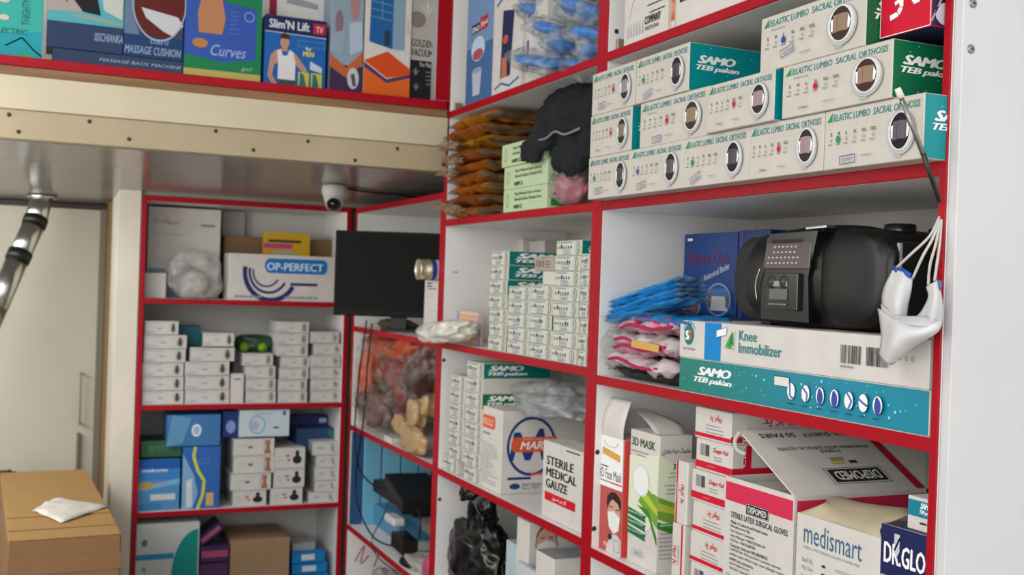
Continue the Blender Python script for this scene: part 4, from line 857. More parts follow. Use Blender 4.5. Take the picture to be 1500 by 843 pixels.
# surgical glove carton with a big printed M
y, w = rplace(700, 735, 660, 1.222); dd = .33; hh = -.358-ZE; dm = (w, dd, hh); p = Print(dm)
ORp = P_('#d2582f'); p.rect(.10, .74, .66, .90, ORp); p.ell(.10, .82, .05, .08, ORp, 10); p.ell(.66, .82, .05, .08, ORp, 10); p.text('MARIGOLD', .12, .775, .52, .085, P_('#e8c4ae'), .01, .2); p.rect(.22, .66, .50, .69, GREYT); p.lines(.08, .55, .85, 15, .034, .014, P_('#a7a7a8'), 5)
p.setface(dm, 'right'); NB = P_('#1f3a7a'); p.ring(.28, .57, .235, .36, .10, NB, 36); p.poly([(.07, .40), (.11, .74), (.17, .74), (.25, .52), (.35, .78), (.39, .78), (.45, .40), (.38, .40), (.34, .62), (.27, .40), (.22, .40), (.15, .63), (.11, .40)], NB)
p.rect(.13, .50, .52, .68, ORp); p.ell(.13, .59, .045, .09, ORp, 12); p.text('MARIGOLD', .17, .53, .56, .10, WHT, .02, .25); p.text('Health Latex Gloves', .20, .645, .3, .025, P_('#eac2ad'), 0)
p.rect(.06, .17, .28, .20, NB); p.rect(.28, .22, .42, .245, ORp); p.ell(.13, .09, .05, .035, NB, 14); p.text('Iran Hariz Glove Co.', .20, .09, .36, .04, P_('#4a5878'), 0, .2); p.text('Since 1977', .20, .05, .16, .03, P_('#4a5878'), 0)
carton('glove_carton', 'white glove carton with a big blue ringed M and orange badge', 'box', (1.222, y, ZE), dm, R90, WPAP, p)
# clear bag of gloves on it
o = mesh_obj('clear_bag', crumple_me(.10, .17, .046, film('#a9acae', .38, .12), 41, .22, 2.6, .75, 64, 30)); tag(o, 'large clear plastic bag lying on the glove carton', 'bag'); place(o, (1.33, 2.62, -.356), .1)
o2 = mesh_obj('film_fold', crumple_me(.09, .15, .030, M('#a2a3a5', .25, 0, 'film'), 43, .25, 2.4, .75, 56, 24), o); 
# gauze box, angled
y, w = rplace(794, 852, 700, 1.221); dm = (w, .07, .195); p = Print(dm)
p.text('STERILE', .10, .70, .70, .115, INK, .03); p.text('MEDICAL', .10, .55, .78, .115, INK, .03); p.text('GAUZE', .10, .40, .56, .115, INK, .03); p.rect(.08, .23, .86, .34, REDP); p.text(fa('گاز غیر استریل'), .28, .255, .36, .06, WHT, .01)
p.line([(.48, .99), (.48, .90), (.56, .88)], .001, GREYT); p.lines(.60, .955, .95, 1, .1, .016, INK, 2)
carton('gauze_box', 'white gauze box with black capitals and a red line at the shelf edge', 'box', (1.221, y-.003, ZE), dm, R90-.0, WPAP, p)
y, w = rplace(838, 870, 640, 1.26); p = Print((w, .1, .07)); p.rect(0, .12, 1, .28, REDP); p.text('W', .6, .4, .2, .3, REDP, .02)
carton('wound_pad_box', 'white box with a red stripe between the gauze box and the red upright', 'box', (1.30, y+.0, ZE+.1955), (w*.75, .1, .07), R90, WPAP, p, None, .002, 0)
sp = bar('box_support', (1.30, 2.245, ZE), (1.42, 2.37, ZE+.1950), WPAP); tag(sp, 'plain white box behind the gauze box', 'box')

# ================================================================== UNIT 2, CELL 4 : black bag and face mask box
ZG = -.999
o = mesh_obj('black_bag', crumple_me(.072, .205, .135, M('#050506', .3, 0, 'film'), 51, .20, 2.4, .95, 90, 56)); tag(o, 'black plastic bin bag slumped on the lower shelf', 'bag'); place(o, (1.275, 3.0, ZG))
tp = mesh_obj('knotted_top', crumple_me(.035, .05, .07, M('#050506', .3, 0, 'film'), 53, .35, 2.4, .9, 48, 30, False), o); tp.location = (-.01, .01, .22); tp.rotation_euler = (.3, 0, 0)
tp = mesh_obj('loose_corner', crumple_me(.02, .035, .022, M('#1c1a1a', .25, 0, 'film'), 54, .3, 2.4, .9, 36, 20, False), o); tp.location = (-.05, .02, .345); tp.rotation_euler = (-.5, 0, 0)
y, w = rplace(742, 757, 790, 1.225); 
carton('mask_box', 'pale blue-grey box end left of the face mask box', 'box', (1.225, y, ZG), (w, .2, .29), R90, {'*': M('#9db4bd', .5, 0, 'card'), 'front': M('#a8bcc3', .5, 0, 'card')}, None)
y, w = rplace(757, 775, 790, 1.223); dm = (w, .30, onx(757, 757, 1.223).z-ZG); p = Print(dm); p.ell(.5, .62, .3, .05, P_('#2a4a78'), 12); p.ell(.4, .45, .12, .06, P_('#30343a'), 12); p.lines(.2, .3, .7, 2, .05, .02, GREYT, 2)
p.setface(dm, 'right'); p.k = 1; FX = (ony(801, 780, y-w).x-1.223)/.3-.34
_p = p.poly; _e = p.ell; _r = p.rect; _l = p.line
p.poly = lambda pts, m, rel=True: _p([(x*.62+.1285+FX, .70+(z-.26)*.40) for x, z in pts], m); p.ell = lambda cx, cz, rx, rz, m, n=20, **k: Print.poly(p, [((cx+rx*math.cos(math.radians(360*i/n)))*.62+.1285+FX, (.70+(cz-.26)*.40)+.40*rz*math.sin(math.radians(360*i/n))) for i in range(n)], m)
p.rect = lambda a, b, c, d, m: p.poly([(a, b), (c, b), (c, d), (a, d)], m); p.line = lambda pts, t, m: _l([(x*.62+.1285+FX, .70+(z-.26)*.40) for x, z in pts], t, m)
p.ell(.34, .70, .17, .26, P_('#6a5a52'), 24); p.ell(.34, .64, .155, .26, P_('#c59a88'), 24); p.poly([(.24, .86), (.34, .93), (.46, .86), (.45, .90), (.34, .97), (.23, .90)], P_('#54483f'))
p.ell(.18, .60, .03, .06, P_('#b88a78'), 10); p.ell(.50, .60, .03, .06, P_('#b88a78'), 10); p.poly([(.19, .60), (.34, .68), (.49, .60), (.47, .36), (.34, .26), (.22, .36)], P_('#d5d6d8')); p.line([(.2, .52), (.48, .52)], .0012, SILV); p.line([(.21, .44), (.47, .44)], .0012, SILV)
p.rect(.24, .705, .31, .715, P_('#40342c')); p.rect(.37, .705, .44, .715, P_('#40342c')); p.line([(.24, .73), (.31, .735)], .0016, P_('#40342c')); p.line([(.37, .735), (.44, .73)], .0016, P_('#40342c')); p.text('COVID', .72, .35, .2, .06, SILV)
carton('mask_box', 'white face mask box showing a masked man, below the glove carton', 'box', (1.223, y, ZG), dm, R90, WPAP, p)
y, w = rplace(785, 812, 825, 1.206); carton('mask_box', 'low pale box in front of the masked man box', 'box', (1.206, y, ZG), (w, .25, onx(786, 806, 1.206).z-ZG), R90, {'*': WPAP, 'top': M('#8f9196', .5)}, None)
y, w = rplace(757, 785, 820, 1.206); p = Print((w, .02, .16)); p.text('SURGEON', .15, .9, .6, .05, GREYT)
carton('mask_box', 'small white box end with grey print under the masked man box', 'box', (1.204, y, ZG), (w, .015, onx(757, 822, 1.206).z-ZG), R90, M('#b9c3c8', .5, 0, 'card'), p)

# ================================================================== UNIT 3 : television, tins, bagged goods, recorders
ZH = -.1905
PT = ony(490, 400, 3.93); tv = empty('television', (PT.x+.21*_cy, PT.y-.21*_sy, ZH), -YAW); tag(tv, 'black flat television standing turned in the corner unit', 'television')
# width .42, bottom at .02 above the shelf
zb_ = ony(492, 462, 3.93).z-ZH; zt_ = ony(490, 337, 3.93).z-ZH
o = mesh_obj('bezel', box_me(.425, .03, zt_-zb_, M('#121212', .5, 0, 'plain'), .003), tv); o.location = (-.21, 0, zb_)
o = mesh_obj('screen', box_me(.405, .002, zt_-zb_-.035, M('#0b0c0c', .55, 0, 'plain'), 0), tv); o.location = (-.20, -.002, zb_+.024)
o = mesh_obj('rear_housing', box_me(.30, .05, .2, M('#151515', .5), .006), tv); o.location = (-.15, .031, zb_+.05)
o = mesh_obj('stand_neck', box_me(.06, .02, zb_+.04, M('#111111', .4), .002), tv); o.location = (.0, .035, .008)
o = mesh_obj('stand_foot', box_me(.20, .14, .010, M('#111111', .3), .003), tv); o.location = (-.03, -.03, 0)
# white carton and tins at the unit's left upright
p = Print((.160, .07, .195)); p.lines(.15, .95, .6, 2, .05, .02, INK, 3); p.rect(.2, .85, .75, .865, INK); p.lines(.1, .72, .9, 3, .12, .01, SILV, 4)
for i in range(3): p.rect(.30+.2*i, .08, .36+.2*i, .20, INK)
carton('white_carton', 'narrow white carton under the two tins beside the television', 'box', (1.212, 3.440, ZH), (.160, .07, .195), R90, WPAP, p)
tc = ony(605, 396, 3.325); tz = ZH+.1955+.034
for i, lb in enumerate(('shiny tin lying on its side, the one farther left', 'shiny tin with a blue label, nearer the red upright')):
    x0 = 1.145+i*.034; t_ = mesh_obj('tin_can', lathe_me([(0, .002), (.028, .002), (.030, 0), (.034, 0), (.034, .004), (.0325, .006), (.0325, .010), (.0325, .028), (.034, .030), (.034, .033)] if i == 0 else [(0, .002), (.028, .002), (.030, 0), (.034, 0), (.034, .004), (.0325, .006), (.0325, .075), (.034, .078), (.034, .08), (0, .08)], M('#d6d0b8', .3, .8, 'metal'), 32)); tag(t_, lb, 'tin', 'two tins lying on the white carton')
    t_.location = (x0, 3.322, tz); t_.rotation_euler = (0, math.pi/2, 0)
    if i: 
        l_ = mesh_obj('paper_label', lathe_me([(.0331, .008), (.0331, .020), (.0331, .023), (.0331, .073)], [M('#1d3a8c', .4), M('#8a4a90', .4), M('#b7cfe0', .4)], 32, [0, 1, 2]), t_)
for m_ in ('plain_0b0c0c', 'plain_121212'): bpy.data.materials[m_].node_tree.nodes['Principled BSDF'].inputs['Specular IOR Level'].default_value = .12
# small clutter on that shelf
o = mesh_obj('cable_box', box_me(.16, .10, .03, M('#1b1a1a', .4))); place(o, (1.26, 3.62, ZH), R90); tag(o, 'low black box on the shelf under the television', 'box')
o = mesh_obj('brown_packet', packet_me(.22, .12, .035, [M('#5c4a34', .5, 0, 'film'), FLG], 77)); place(o, (1.30, 4.10, ZH), R90); tag(o, 'brown packet on the shelf behind the television', 'packet')
# bagged orange and red goods
ZI = -.5925
cols = [('#c04a18', 'bright orange'), ('#84201f', 'dark red'), ('#c2501e', 'orange'), ('#6e504c', 'grey-brown'), ('#8d2022', 'red'), ('#a83d18', 'orange'), ('#4a2a28', 'dark brown'), ('#b84a20', 'orange')]
pos = [(529, 545, 1.235, (.04, .045, .090), 0, 'standing upright at the far left'), (570, 560, 1.24, (.05, .17, .045), .2, 'in the middle of the heap'), (560, 520, 1.26, (.05, .16, .03), -.35, 'slanting across the top'), (545, 600, 1.235, (.05, .14, .045), 0, 'lying at the lower left'), (590, 575, 1.25, (.05, .13, .035), -.4, 'right of centre'), (600, 530, 1.27, (.05, .20, .025), -.30, 'high on the right'), (615, 555, 1.28, (.05, .12, .04), -.4, 'near the right upright'), (540, 508, 1.28, (.05, .16, .022), .1, 'just under the shelf above')]
for i, ((c, cn), (px, py, X, r, tl, wh_)) in enumerate(zip(cols, pos)):
    q = onx(px, py, 1.222); o = mesh_obj('bagged_brace', crumple_me(r[0]*1.3, r[1]*1.35, r[2]*1.6, M(c, .4, 0, 'cloth'), 110+i, .22, 2.4, .8, 48, 24, False)); o.location = (1.262+(i%3)*.03, max(min(q.y, 4.235-r[1]*1.4), 3.30+r[1]*1.2), max(ZI+.001, min(q.z-r[2]*1.3, -.218-r[2]*3.9))); o.rotation_euler = (tl, 0, 0); tag(o, f'{cn} brace in clear film {wh_}', 'packet', 'bagged orange and red braces in the corner unit')
    o2 = mesh_obj('film_wrap', crumple_me(r[0]*1.45, r[1]*1.4, r[2]*1.75, film('#a9a29c', .07), 130+i, .3, 3, .8, 40, 20, False), o); o2.location = (-.01, 0, -r[2]*.2)
for i, (px, py, X, r, lb) in enumerate(((612, 605, 1.235, (.03, .045, .055), 'beige bandage bag standing at the right, behind the lower one'), (590, 622, 1.215, (.025, .07, .035), 'beige bandage bag lying nearest the shelf edge'), (606, 645, 1.21, (.025, .11, .045), 'large beige bandage bag sagging over the shelf edge'), (625, 590, 1.26, (.03, .05, .05), 'tan bandage bag high by the right upright'))):
    q = onx(px, py, X); o = mesh_obj('bandage_bag', crumple_me(*r, M('#b3946a', .32, 0, 'film'), 150+i, .16, 2.4, .7, 44, 24, False)); o.location = (q.x, q.y, q.z-r[2]); tag(o, lb, 'packet', 'beige bandage bags in the corner unit')
q = onx(603, 572, 1.24); o = mesh_obj('white_pouch', crumple_me(.02, .08, .022, M('#b9b9b8', .5, 0, 'film'), 160, .1, 2, .8, 36, 20, False)); o.location = (q.x, q.y, q.z-.02); o.rotation_euler = (-.35, 0, 0); tag(o, 'white pouch on the orange and red heap', 'packet')
o = mesh_obj('white_box', box_me(.09, .05, .02, WPAP)); place(o, (1.206, 3.82, ZI), R90); tag(o, 'low white box at the shelf edge below the beige bags', 'box')
# blue planks standing at the back of the next cell
ZJ = -.9965
pl = empty('blue_board', (1.245, 4.225, ZJ)); tag(pl, 'light blue board of upright planks at the back of the corner unit', 'panel')
ed_ = [ony(x, 700, 4.225).x for x in (533, 560, 588, 614, 640)]
for i in range(4):
    o = mesh_obj('plank', box_me(ed_[i+1]-ed_[i]-.006, .012, .37, M(['#6fb0cf', '#79b8d4', '#74b3d0', '#6dadcb'][i], .5, 0, 'board'), .002), pl); o.location = (ed_[i]-1.245, 0, .0)
sb = bar('blue_side_board', (1.206, 4.240, ZJ), (1.56, 4.252, ZJ+.375), M('#2a4f78', .5, 0, 'board')); tag(sb, 'dark blue board behind the light planks in the corner unit', 'panel')
def dev(name, label, px, py, X, dims, rz=R90, col='#141415', z=ZJ, tilt=0):
    q = onx(px, py, X); o = mesh_obj(name, box_me(*dims, M(col, .35, 0, 'plain'), .004)); place(o, (X, q.y, z), rz, 0, tilt); return tag(o, label, 'electronics')
d1 = dev('blue_box', 'light blue box on the lower shelf under the recorders', 545, 760, 1.30, (.34, .14, .085), col='#4b87ab'); d1['category'] = 'box'
d2 = dev('video_recorder', 'black video recorder lying on the light blue box', 546, 720, 1.27, (.50, .22, .050), z=ZJ+.150)
d2b = bar('shelf_riser', (1.33, 3.40, ZJ+.086), (1.50, 3.75, ZJ+.149), M('#6d6a66', .5, 0, 'board')); tag(d2b, 'crumpled grey packing block between the recorder and the blue box', 'box')
d3 = dev('router', 'black wedge-shaped router on top of the recorder', 563, 700, 1.26, (.36, .17, .050), R90-.12, z=ZJ+.215, tilt=.10)
d3.location.z = ZJ+.205
for i in range(3): o = mesh_obj('antenna', tube_me([(.05+.1*i, .17, .04), (.05+.1*i, .18, .11)], .004, M('#151515', .4), 8), d3)
d4 = dev('power_adapter', 'black power adapter block in front of the blue box', 573, 760, 1.22, (.135, .06, .055), col='#1c1b1b', z=ZJ+.03, tilt=.05); d4['category'] = 'adapter'
o = mesh_obj('white_adapter', box_me(.115, .05, .03, M('#c9cdd2', .4), .012)); place(o, (1.24, onx(562, 760, 1.24).y, ZJ+.0865), R90, 0); tag(o, 'rounded white adapter on the light blue box', 'adapter')
o = mesh_obj('power_plug', crumple_me(.03, .06, .012, M('#1a1a1a', .4), 171, .1, 2, .8, 28, 14)); q = onx(597, 790, 1.225); o.location = (1.235, q.y, ZJ); tag(o, 'flat black plug below the power adapter', 'plug')
o = mesh_obj('crumpled_paper', crumple_me(.06, .13, .02, M('#a7a49e', .5, 0, 'film'), 172, .25, 3, .8, 40, 20)); q = onx(600, 815, 1.26); o.location = (1.28, 3.52, ZJ); tag(o, 'crumpled white paper at the right of the recorder shelf', 'paper')
o = mesh_obj('yellow_cloth', crumple_me(.04, .05, .045, M('#b59a5c', .6, 0, 'cloth'), 173, .2, 2.5, .8, 36, 20)); o.location = (1.26, 3.36, ZJ); tag(o, 'yellowish cloth by the right upright of the recorder shelf', 'cloth')
blkc = M('#101012', .4)
def cable(label, pts, r=.0032, name='cable'):
    P = spline([onx(x, y, X) for x, y, X in pts], 6); b = P[0].copy(); o = mesh_obj(name, tube_me([p-b for p in P], r, blkc, 8)); o.location = b; return tag(o, label, 'cable')
cable('black cable hanging down the left of the corner unit to the router', [(537, 470, 1.19), (530, 520, 1.185), (522, 590, 1.185), (520, 650, 1.185), (528, 690, 1.19), (548, 712, 1.20), (566, 716, 1.225)])
cable('second black cable looping to the plug on the recorder shelf', [(545, 474, 1.19), (538, 540, 1.185), (532, 620, 1.185), (522, 690, 1.185), (524, 740, 1.185), (545, 785, 1.19), (572, 800, 1.20), (590, 800, 1.215)])
cable('thin dark cable crossing in front of the light blue box', [(570, 735, 1.215), (560, 760, 1.195), (545, 790, 1.19), (552, 815, 1.19), (580, 838, 1.19)], .002)
cable('short cable drooping beside the black adapter', [(612, 745, 1.225), (616, 765, 1.205), (614, 790, 1.21)], .003)
# bottom: white bag with red writing
o = mesh_obj('carrier_bag', crumple_me(.07, .17, .12, M('#a59f9e', .35, 0, 'film'), 181, .16, 2.2, .7, 56, 32)); place(o, (1.32, 4.02, -1.397)); tag(o, 'white carrier bag with red strokes on the bottom shelf', 'bag')
for pts in ([(520, 822, 1.225), (534, 800, 1.225), (528, 826, 1.225), (540, 815, 1.225)], [(548, 830, 1.225), (558, 808, 1.225), (570, 812, 1.225)]):
    P = spline([onx(x, y, X+.01) for x, y, X in pts], 5); mm = mesh_obj('red_stroke', tube_me(P, .0028, M('#b0283a', .5), 6)); wlink(mm, o)
o = mesh_obj('pink_packet', crumple_me(.03, .05, .06, M('#b84a74', .5, 0, 'film'), 182, .1, 2, .8, 32, 20)); o.location = (1.235, 3.33, ZJ); o.scale = (1, 1, .8); tag(o, 'pink packet at the lower right of the recorder shelf', 'packet')

# ================================================================== BACK UNIT
YF = 4.345
GR = 'goods on the back shelving unit'
def bbox(name, label, xl, xr, yt, yb, depth=.18, mats=WPAP, pf=None, z0=None, Y=YF, group=None, rz=0, cat='box'):
    ym = (yt+yb)/2; x, w = bplace(xl, xr, ym, Y); zt = ony((xl+xr)/2, yt, Y).z; zb = ony((xl+xr)/2, yb, Y).z if z0 is None else z0
    p = Print((w, depth, zt-zb)) if pf else None
    if pf: pf(p)
    return carton(name, label, cat, (x, Y, zb), (w, depth, zt-zb), rz, mats, p, group)
S1, S2, S3, S4 = -.0985, -.5095, -.9225, -1.3395
# cell 1
def f(p): p.rect(.02, .0, .75, .32, P_('#8aa0ad')); p.ell(.75, .2, .08, .12, P_('#8aa0ad'), 12); p.rect(.28, .28, .66, .36, P_('#4f7a96')); p.text('Microlife', .08, .82, .2, .05, GREYT, 0); p.text('beurer', .26, .81, .16, .05, P_('#c46a80'), 0); p.rect(.72, .80, .92, .83, GREYT); p.lines(.1, .70, .75, 1, .1, .012, SILV, 3)
bbox('device_box', 'tall white device box at the back left of the top shelf', 216, 322, 305, 442, .08, WPAP, f, S1, 4.52)
bbox('device_box', 'grey upright board behind the brown carton', 324, 357, 310, 442, .03, M('#a5a5a8', .5, 0, 'board'), None, S1, 4.63)
o = mesh_obj('clear_bag', crumple_me(.10, .06, .095, film('#d0ccc8', .32, .2), 201, .14, 2.0, .8, 56, 32)); q = ony(285, 405, 4.43); place(o, (q.x, 4.43, S1)); tag(o, 'crumpled clear bag on the top shelf of the back unit', 'bag')
o2 = mesh_obj('white_content', crumple_me(.055, .04, .05, M('#b8b4b0', .5, 0, 'film'), 202, .2, 2, .8, 40, 24), o); o2.location = (0, .01, 0)
bbox('white_carton', 'small white carton at the bottom left corner of the top shelf', 212, 243, 400, 443, .12, WPAP, None, S1, 4.40)
bbox('brown_carton', 'plain brown carton behind the white carton with blue rings', 328, 492, 349, 395, .06, M('#7d6244', .6, 0, 'card'), None, S1, 4.56)
def f(p):
    n = P_('#2a2c66')
    for i, (r, t) in enumerate(((.30, .16), (.215, .12), (.15, .12))): p.ring(.33-.02*i+.04, .62, r*.85, r*2.2, t, n, 30, 170, 330)
    p.rect(.36, .60, .85, .92, P_('#1f6fb5')); p.ell(.36, .76, .05, .16, P_('#1f6fb5'), 12); p.ell(.85, .76, .04, .16, P_('#1f6fb5'), 12); p.text('OP-PERFECT', .33, .66, .52, .17, P_('#cfe0ee'), .02)
    p.rect(.55, .34, .80, .40, n); p.lines(.05, .08, .42, 1, .1, .05, GREYT, 3); p.lines(.5, .08, .98, 1, .1, .05, GREYT, 4)
bbox('glove_carton', 'white carton with blue rings and a blue badge on the top shelf', 336, 496, 374, 444, .14, WPAP, f, S1, 4.36)
def f(p): p.rect(.0, .45, .62, .62, P_('#b9447c')); p.rect(.1, .66, .8, .74, INK); p.ell(.45, .10, .35, .3, P_('#a8a48a'), 16)
bbox('yellow_pack', 'yellow and pink pack leaning on the ringed carton', 386, 454, 341, 384, .03, M('#c79c1e', .5), f, None, 4.50)
# cell 2: low stacks
def stackprint(kind):
    def f(p):
        c = {'k': '#4a4444', 'v': '#6a5254', 'h': '#56565c'}[kind]
        p.ell(.84, .48, .10, .42, P_('#b2aea9'), 14); 
        if kind == 'k': p.ell(.84, .45, .055, .26, P_(c), 10); p.ell(.84, .72, .035, .12, P_(c), 8)
        elif kind == 'v': p.rect(.80, .2, .83, .85, P_(c)); p.rect(.86, .2, .89, .85, P_(c)); p.rect(.83, .35, .86, .6, P_('#a08a80'))
        else: p.line([(.78, .8), (.86, .35), (.90, .6)], .003, P_(c))
        p.lines(.08, .86, .70, 1, .1, .06, P_('#a9a8a4'), 4); p.lines(.38, .45, .58, 1, .1, .09, P_('#9b8f9a'), 3); p.lines(.05, .18, .30, 1, .1, .12, P_('#a7abc4'), 6); p.box(.01, .03, .99, .97, .0008, SILV)
    return f
ordn = ['lowest', 'second', 'third', 'fourth', 'fifth', 'sixth', 'seventh']
def bstack(cname, rows, ybot, ytop, z0, kind, shelfname, depth=.18, Y=YF, grp='small white boxes on the back unit', side=None):
    n = len(rows); zt = ony(rows[-1][0], ytop, Y).z; h = (zt-z0)/n
    for i, (xl, xr) in enumerate(rows):
        ym = ybot+(ytop-ybot)*(i+.5)/n; x, w = bplace(xl, xr, ym, Y); dm = (round(w, 3), depth, h-.001); k = ('b', dm, kind, round(h, 4))
        if k not in SP: p = Print(dm); stackprint(kind)(p); SP[k] = p.build()
        pos = 'topmost' if i == n-1 else ordn[i]+(' from bottom' if i else '')
        carton('small_support_box', f'small white box, {pos} of {cname}', 'box', (x, Y+random.Random(i+xl).uniform(0, .006), z0+i*h), dm, 0, {'*': M('#c6c5c1', .5, 0, 'card')}, SP[k], grp)
bstack('far left stack, second back shelf', [(208, 269), (208, 269), (208, 269), (210, 272), (211, 274), (212, 262)], 594, 470, S2, 'k', '')
bstack('second stack from left, second back shelf', [(271, 336), (271, 336), (271, 336), (279, 344)], 594, 509, S2, 'k', '')
bbox('small_support_box', 'small white box turned on top of the second stack, teal end behind', 297, 343, 488, 508, .1, {'*': WPAP, 'left': TD}, stackprint('k'), None, YF, 'small white boxes on the back unit')
zz2 = ony(280, 512, 4.43).z
bbox('teal_box', 'dark teal box end showing between the two left stacks', 262, 294, 478, 506, .12, M('#0d5a66', .45), None, None, 4.42)
bbox('small_support_box', 'white box standing on end between the stacks', 338, 357, 548, 594, .12, WPAP, lambda p: (p.box(.06, .03, .94, .97, .0008, SILV), p.ell(.5, .82, .3, .04, P_('#8a8686'), 10)), S2)
bstack('short middle stack, second back shelf', [(360, 404), (360, 404), (360, 404), (356, 400)], 594, 518, S2, 'v', '')
bstack('tallest stack, second back shelf', [(408, 450), (408, 450), (410, 452), (412, 454), (406, 451), (406, 452), (408, 453)], 592, 471, S2, 'v', '')
bstack('rightmost stack, second back shelf', [(456, 499), (456, 499), (455, 499), (455, 498), (460, 503), (455, 497)], 591, 486, S2, 'h', '')
q = ony(372, 520, 4.46); gt = empty('green_dumbbell', (q.x, 4.47, ony(372, 515, 4.47).z)); tag(gt, 'dark green item with two lime ends behind the middle stack', 'exercise item')
mesh_obj('body', crumple_me(.075, .05, .035, M('#1d4a30', .4, 0, 'film'), 211, .15, 2, .8, 36, 20), gt)
for s in (-1, 1): o = mesh_obj('lime_end', lathe_me([(.0, -.03), (.016, -.026), (.018, -.01), (.018, .01), (.0, .02)], M('#7fae1e', .4), 16), gt); o.location = (s*.036-.01, -.045, .02); o.rotation_euler = (math.pi/2, 0, 0)
bx = bar('support_carton', (q.x-.09, 4.42, S2), (q.x+.09, 4.55, gt.location.z-.001), M('#5a5a5c', .6, 0, 'card')); tag(bx, 'dark grey carton behind the middle stack carrying the green item', 'box')
# cell 3
def f(p): p.rect(0, .82, 1, 1, P_('#1c58a8')); p.rect(0, .60, 1, .82, P_('#3a7fc0')); p.poly([(0, .48), (1, .62), (1, .52), (0, .38)], P_('#6fb0d4')); p.text('mekonin', .1, .76, .6, .07, P_('#d5dde8'), .02); p.ell(.2, .50, .2, .06, P_('#b89a3c'), 14); p.rect(.3, .20, .9, .32, P_('#c9d0da')); p.lines(.4, .54, .9, 1, .1, .02, P_('#c46a70'), 3); p.ell(.3, .08, .3, .07, P_('#3a80bc'), 12)
bbox('supply_box', 'sky blue printed box at the left of the third back shelf', 201, 263, 674, 754, .16, M('#4f8dbf', .45), f, S3, 4.36)
def f(p): p.text('green', .2, .3, .5, .4, P_('#4a7a58'), 0)
bbox('supply_box', 'dark green box lying on the sky blue one', 206, 266, 646, 670, .16, {'*': M('#1e4530', .45), 'front': M('#2b5a3e', .45)}, f, None, 4.37)
def f(p): p.line([(.32, 1), (.28, .85), (.40, .62), (.58, .45), (.55, .22), (.42, 0)], .012, P_('#c4cc3e')); p.poly([(.0, 0), (.28, 0), (.42, .25), (.30, .55), (.08, .8), (0, .9)], P_('#7ba8cc')); p.poly([(.10, .45), (.25, .5), (.28, .05), (.12, .02)], P_('#c6d2da')); p.rect(.64, .04, .84, .25, P_('#c8a868')); p.text('CO', .42, .72, .3, .10, P_('#4a86c0'), 0)
bbox('supply_box', 'blue box with a yellow curve standing second on the third back shelf', 267, 322, 655, 754, .14, M('#2a62b0', .4), f, S3, 4.35)
def f(p): p.ell(.55, .5, .09, .2, P_('#8fb4d8'), 14); p.ring(.55, .5, .09, .2, .3, WHT, 14); p.poly([(0, .0), (.3, .1), (.45, .9), (.1, 1)], P_('#5b8fb5'))
bbox('supply_box', 'light blue box in shiny film on top of the two blue boxes', 244, 323, 608, 654, .14, M('#1f6aa8', .3, 0, 'plain', .5), f, None, 4.35)
def f(p): p.ring(.35, .45, .17, .36, .2, P_('#7fb6cc'), 22); p.ell(.30, .42, .09, .18, P_('#b0a9c4'), 14); p.lines(.3, .86, .8, 1, .1, .05, P_('#9aa6b2'), 3); p.rect(.86, .8, .92, .95, P_('#3a62a0')); p.rect(.68, .3, .78, .36, INK)
bbox('supply_box', 'white and aqua box lying across the middle stacks', 351, 424, 601, 640, .16, M('#bfcfd4', .45, 0, 'card'), f, None, 4.348)
bbox('supply_box', 'deep blue box left of the white and aqua box', 326, 350, 603, 641, .14, M('#1a2f78', .4), lambda p: p.ell(.5, .4, .3, .25, P_('#7d92c4'), 12), None, 4.37)
def headprint(p): p.ell(.74, .42, .15, .20, INK, 14); p.ell(.74, .72, .065, .16, INK, 12); p.rect(.71, .5, .77, .7, INK); p.lines(.36, .62, .54, 1, .1, .10, P_('#c4424e'), 3); p.lines(.42, .42, .56, 1, .1, .10, P_('#c4424e'), 4); p.lines(.1, .6, .3, 2, .2, .05, SILV, 4); p.box(.01, .03, .99, .97, .0008, SILV)
def kneeprint(p): p.poly([(.78, .9), (.9, .9), (.88, .5), (.92, .1), (.76, .1), (.8, .5)], P_('#9c6c50')); p.line([(.78, .9), (.74, .5), (.77, .1)], .002, P_('#6a5a50')); p.lines(.36, .5, .52, 1, .1, .12, P_('#7a4a5c'), 3); p.lines(.1, .6, .7, 1, .2, .04, SILV, 4); p.box(.01, .03, .99, .97, .0008, SILV)
def anklep(p): p.line([(.72, .85), (.80, .35), (.9, .2)], .003, P_('#5c5a58')); p.ring(.8, .5, .11, .42, .15, SILV, 14); p.ell(.78, .5, .04, .2, P_('#6f8a76'), 10); p.lines(.2, .55, .5, 1, .1, .10, GREYT, 3); p.box(.01, .03, .99, .97, .0008, SILV)
G3 = 'small white boxes on the third back shelf'
def bst(rows, cname, pf):
    for i, (xl, xr, yt, yb) in enumerate(rows):
        z0 = S3 if i == 0 else bst.z
        ym = (yt+yb)/2; x, w = bplace(xl, xr, ym, YF); zt = ony((xl+xr)/2, yt, YF).z; p = Print((w, .2, zt-z0-.001)); (pf[i] if isinstance(pf, list) else pf)(p)
        pos = 'topmost' if i == len(rows)-1 else ordn[i]+(' from bottom' if i else '')
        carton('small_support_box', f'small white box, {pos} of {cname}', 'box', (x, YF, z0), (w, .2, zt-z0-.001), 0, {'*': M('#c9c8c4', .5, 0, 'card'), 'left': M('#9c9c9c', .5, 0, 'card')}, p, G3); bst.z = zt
bst([(341, 390, 719, 745), (338, 397, 694, 718), (342, 402, 668, 693), (342, 402, 643, 667)], 'the left white stack on the third back shelf', [headprint, kneeprint, kneeprint, kneeprint])
bst([(396, 443, 715, 741), (401, 446, 687, 713), (402, 447, 656, 685)], 'the middle white stack with black figures', headprint)
bst([(452, 495, 721, 738), (461, 504, 704, 720), (461, 504, 685, 702), (463, 506, 667, 684), (458, 501, 647, 665)], 'the right white stack on the third back shelf', anklep)
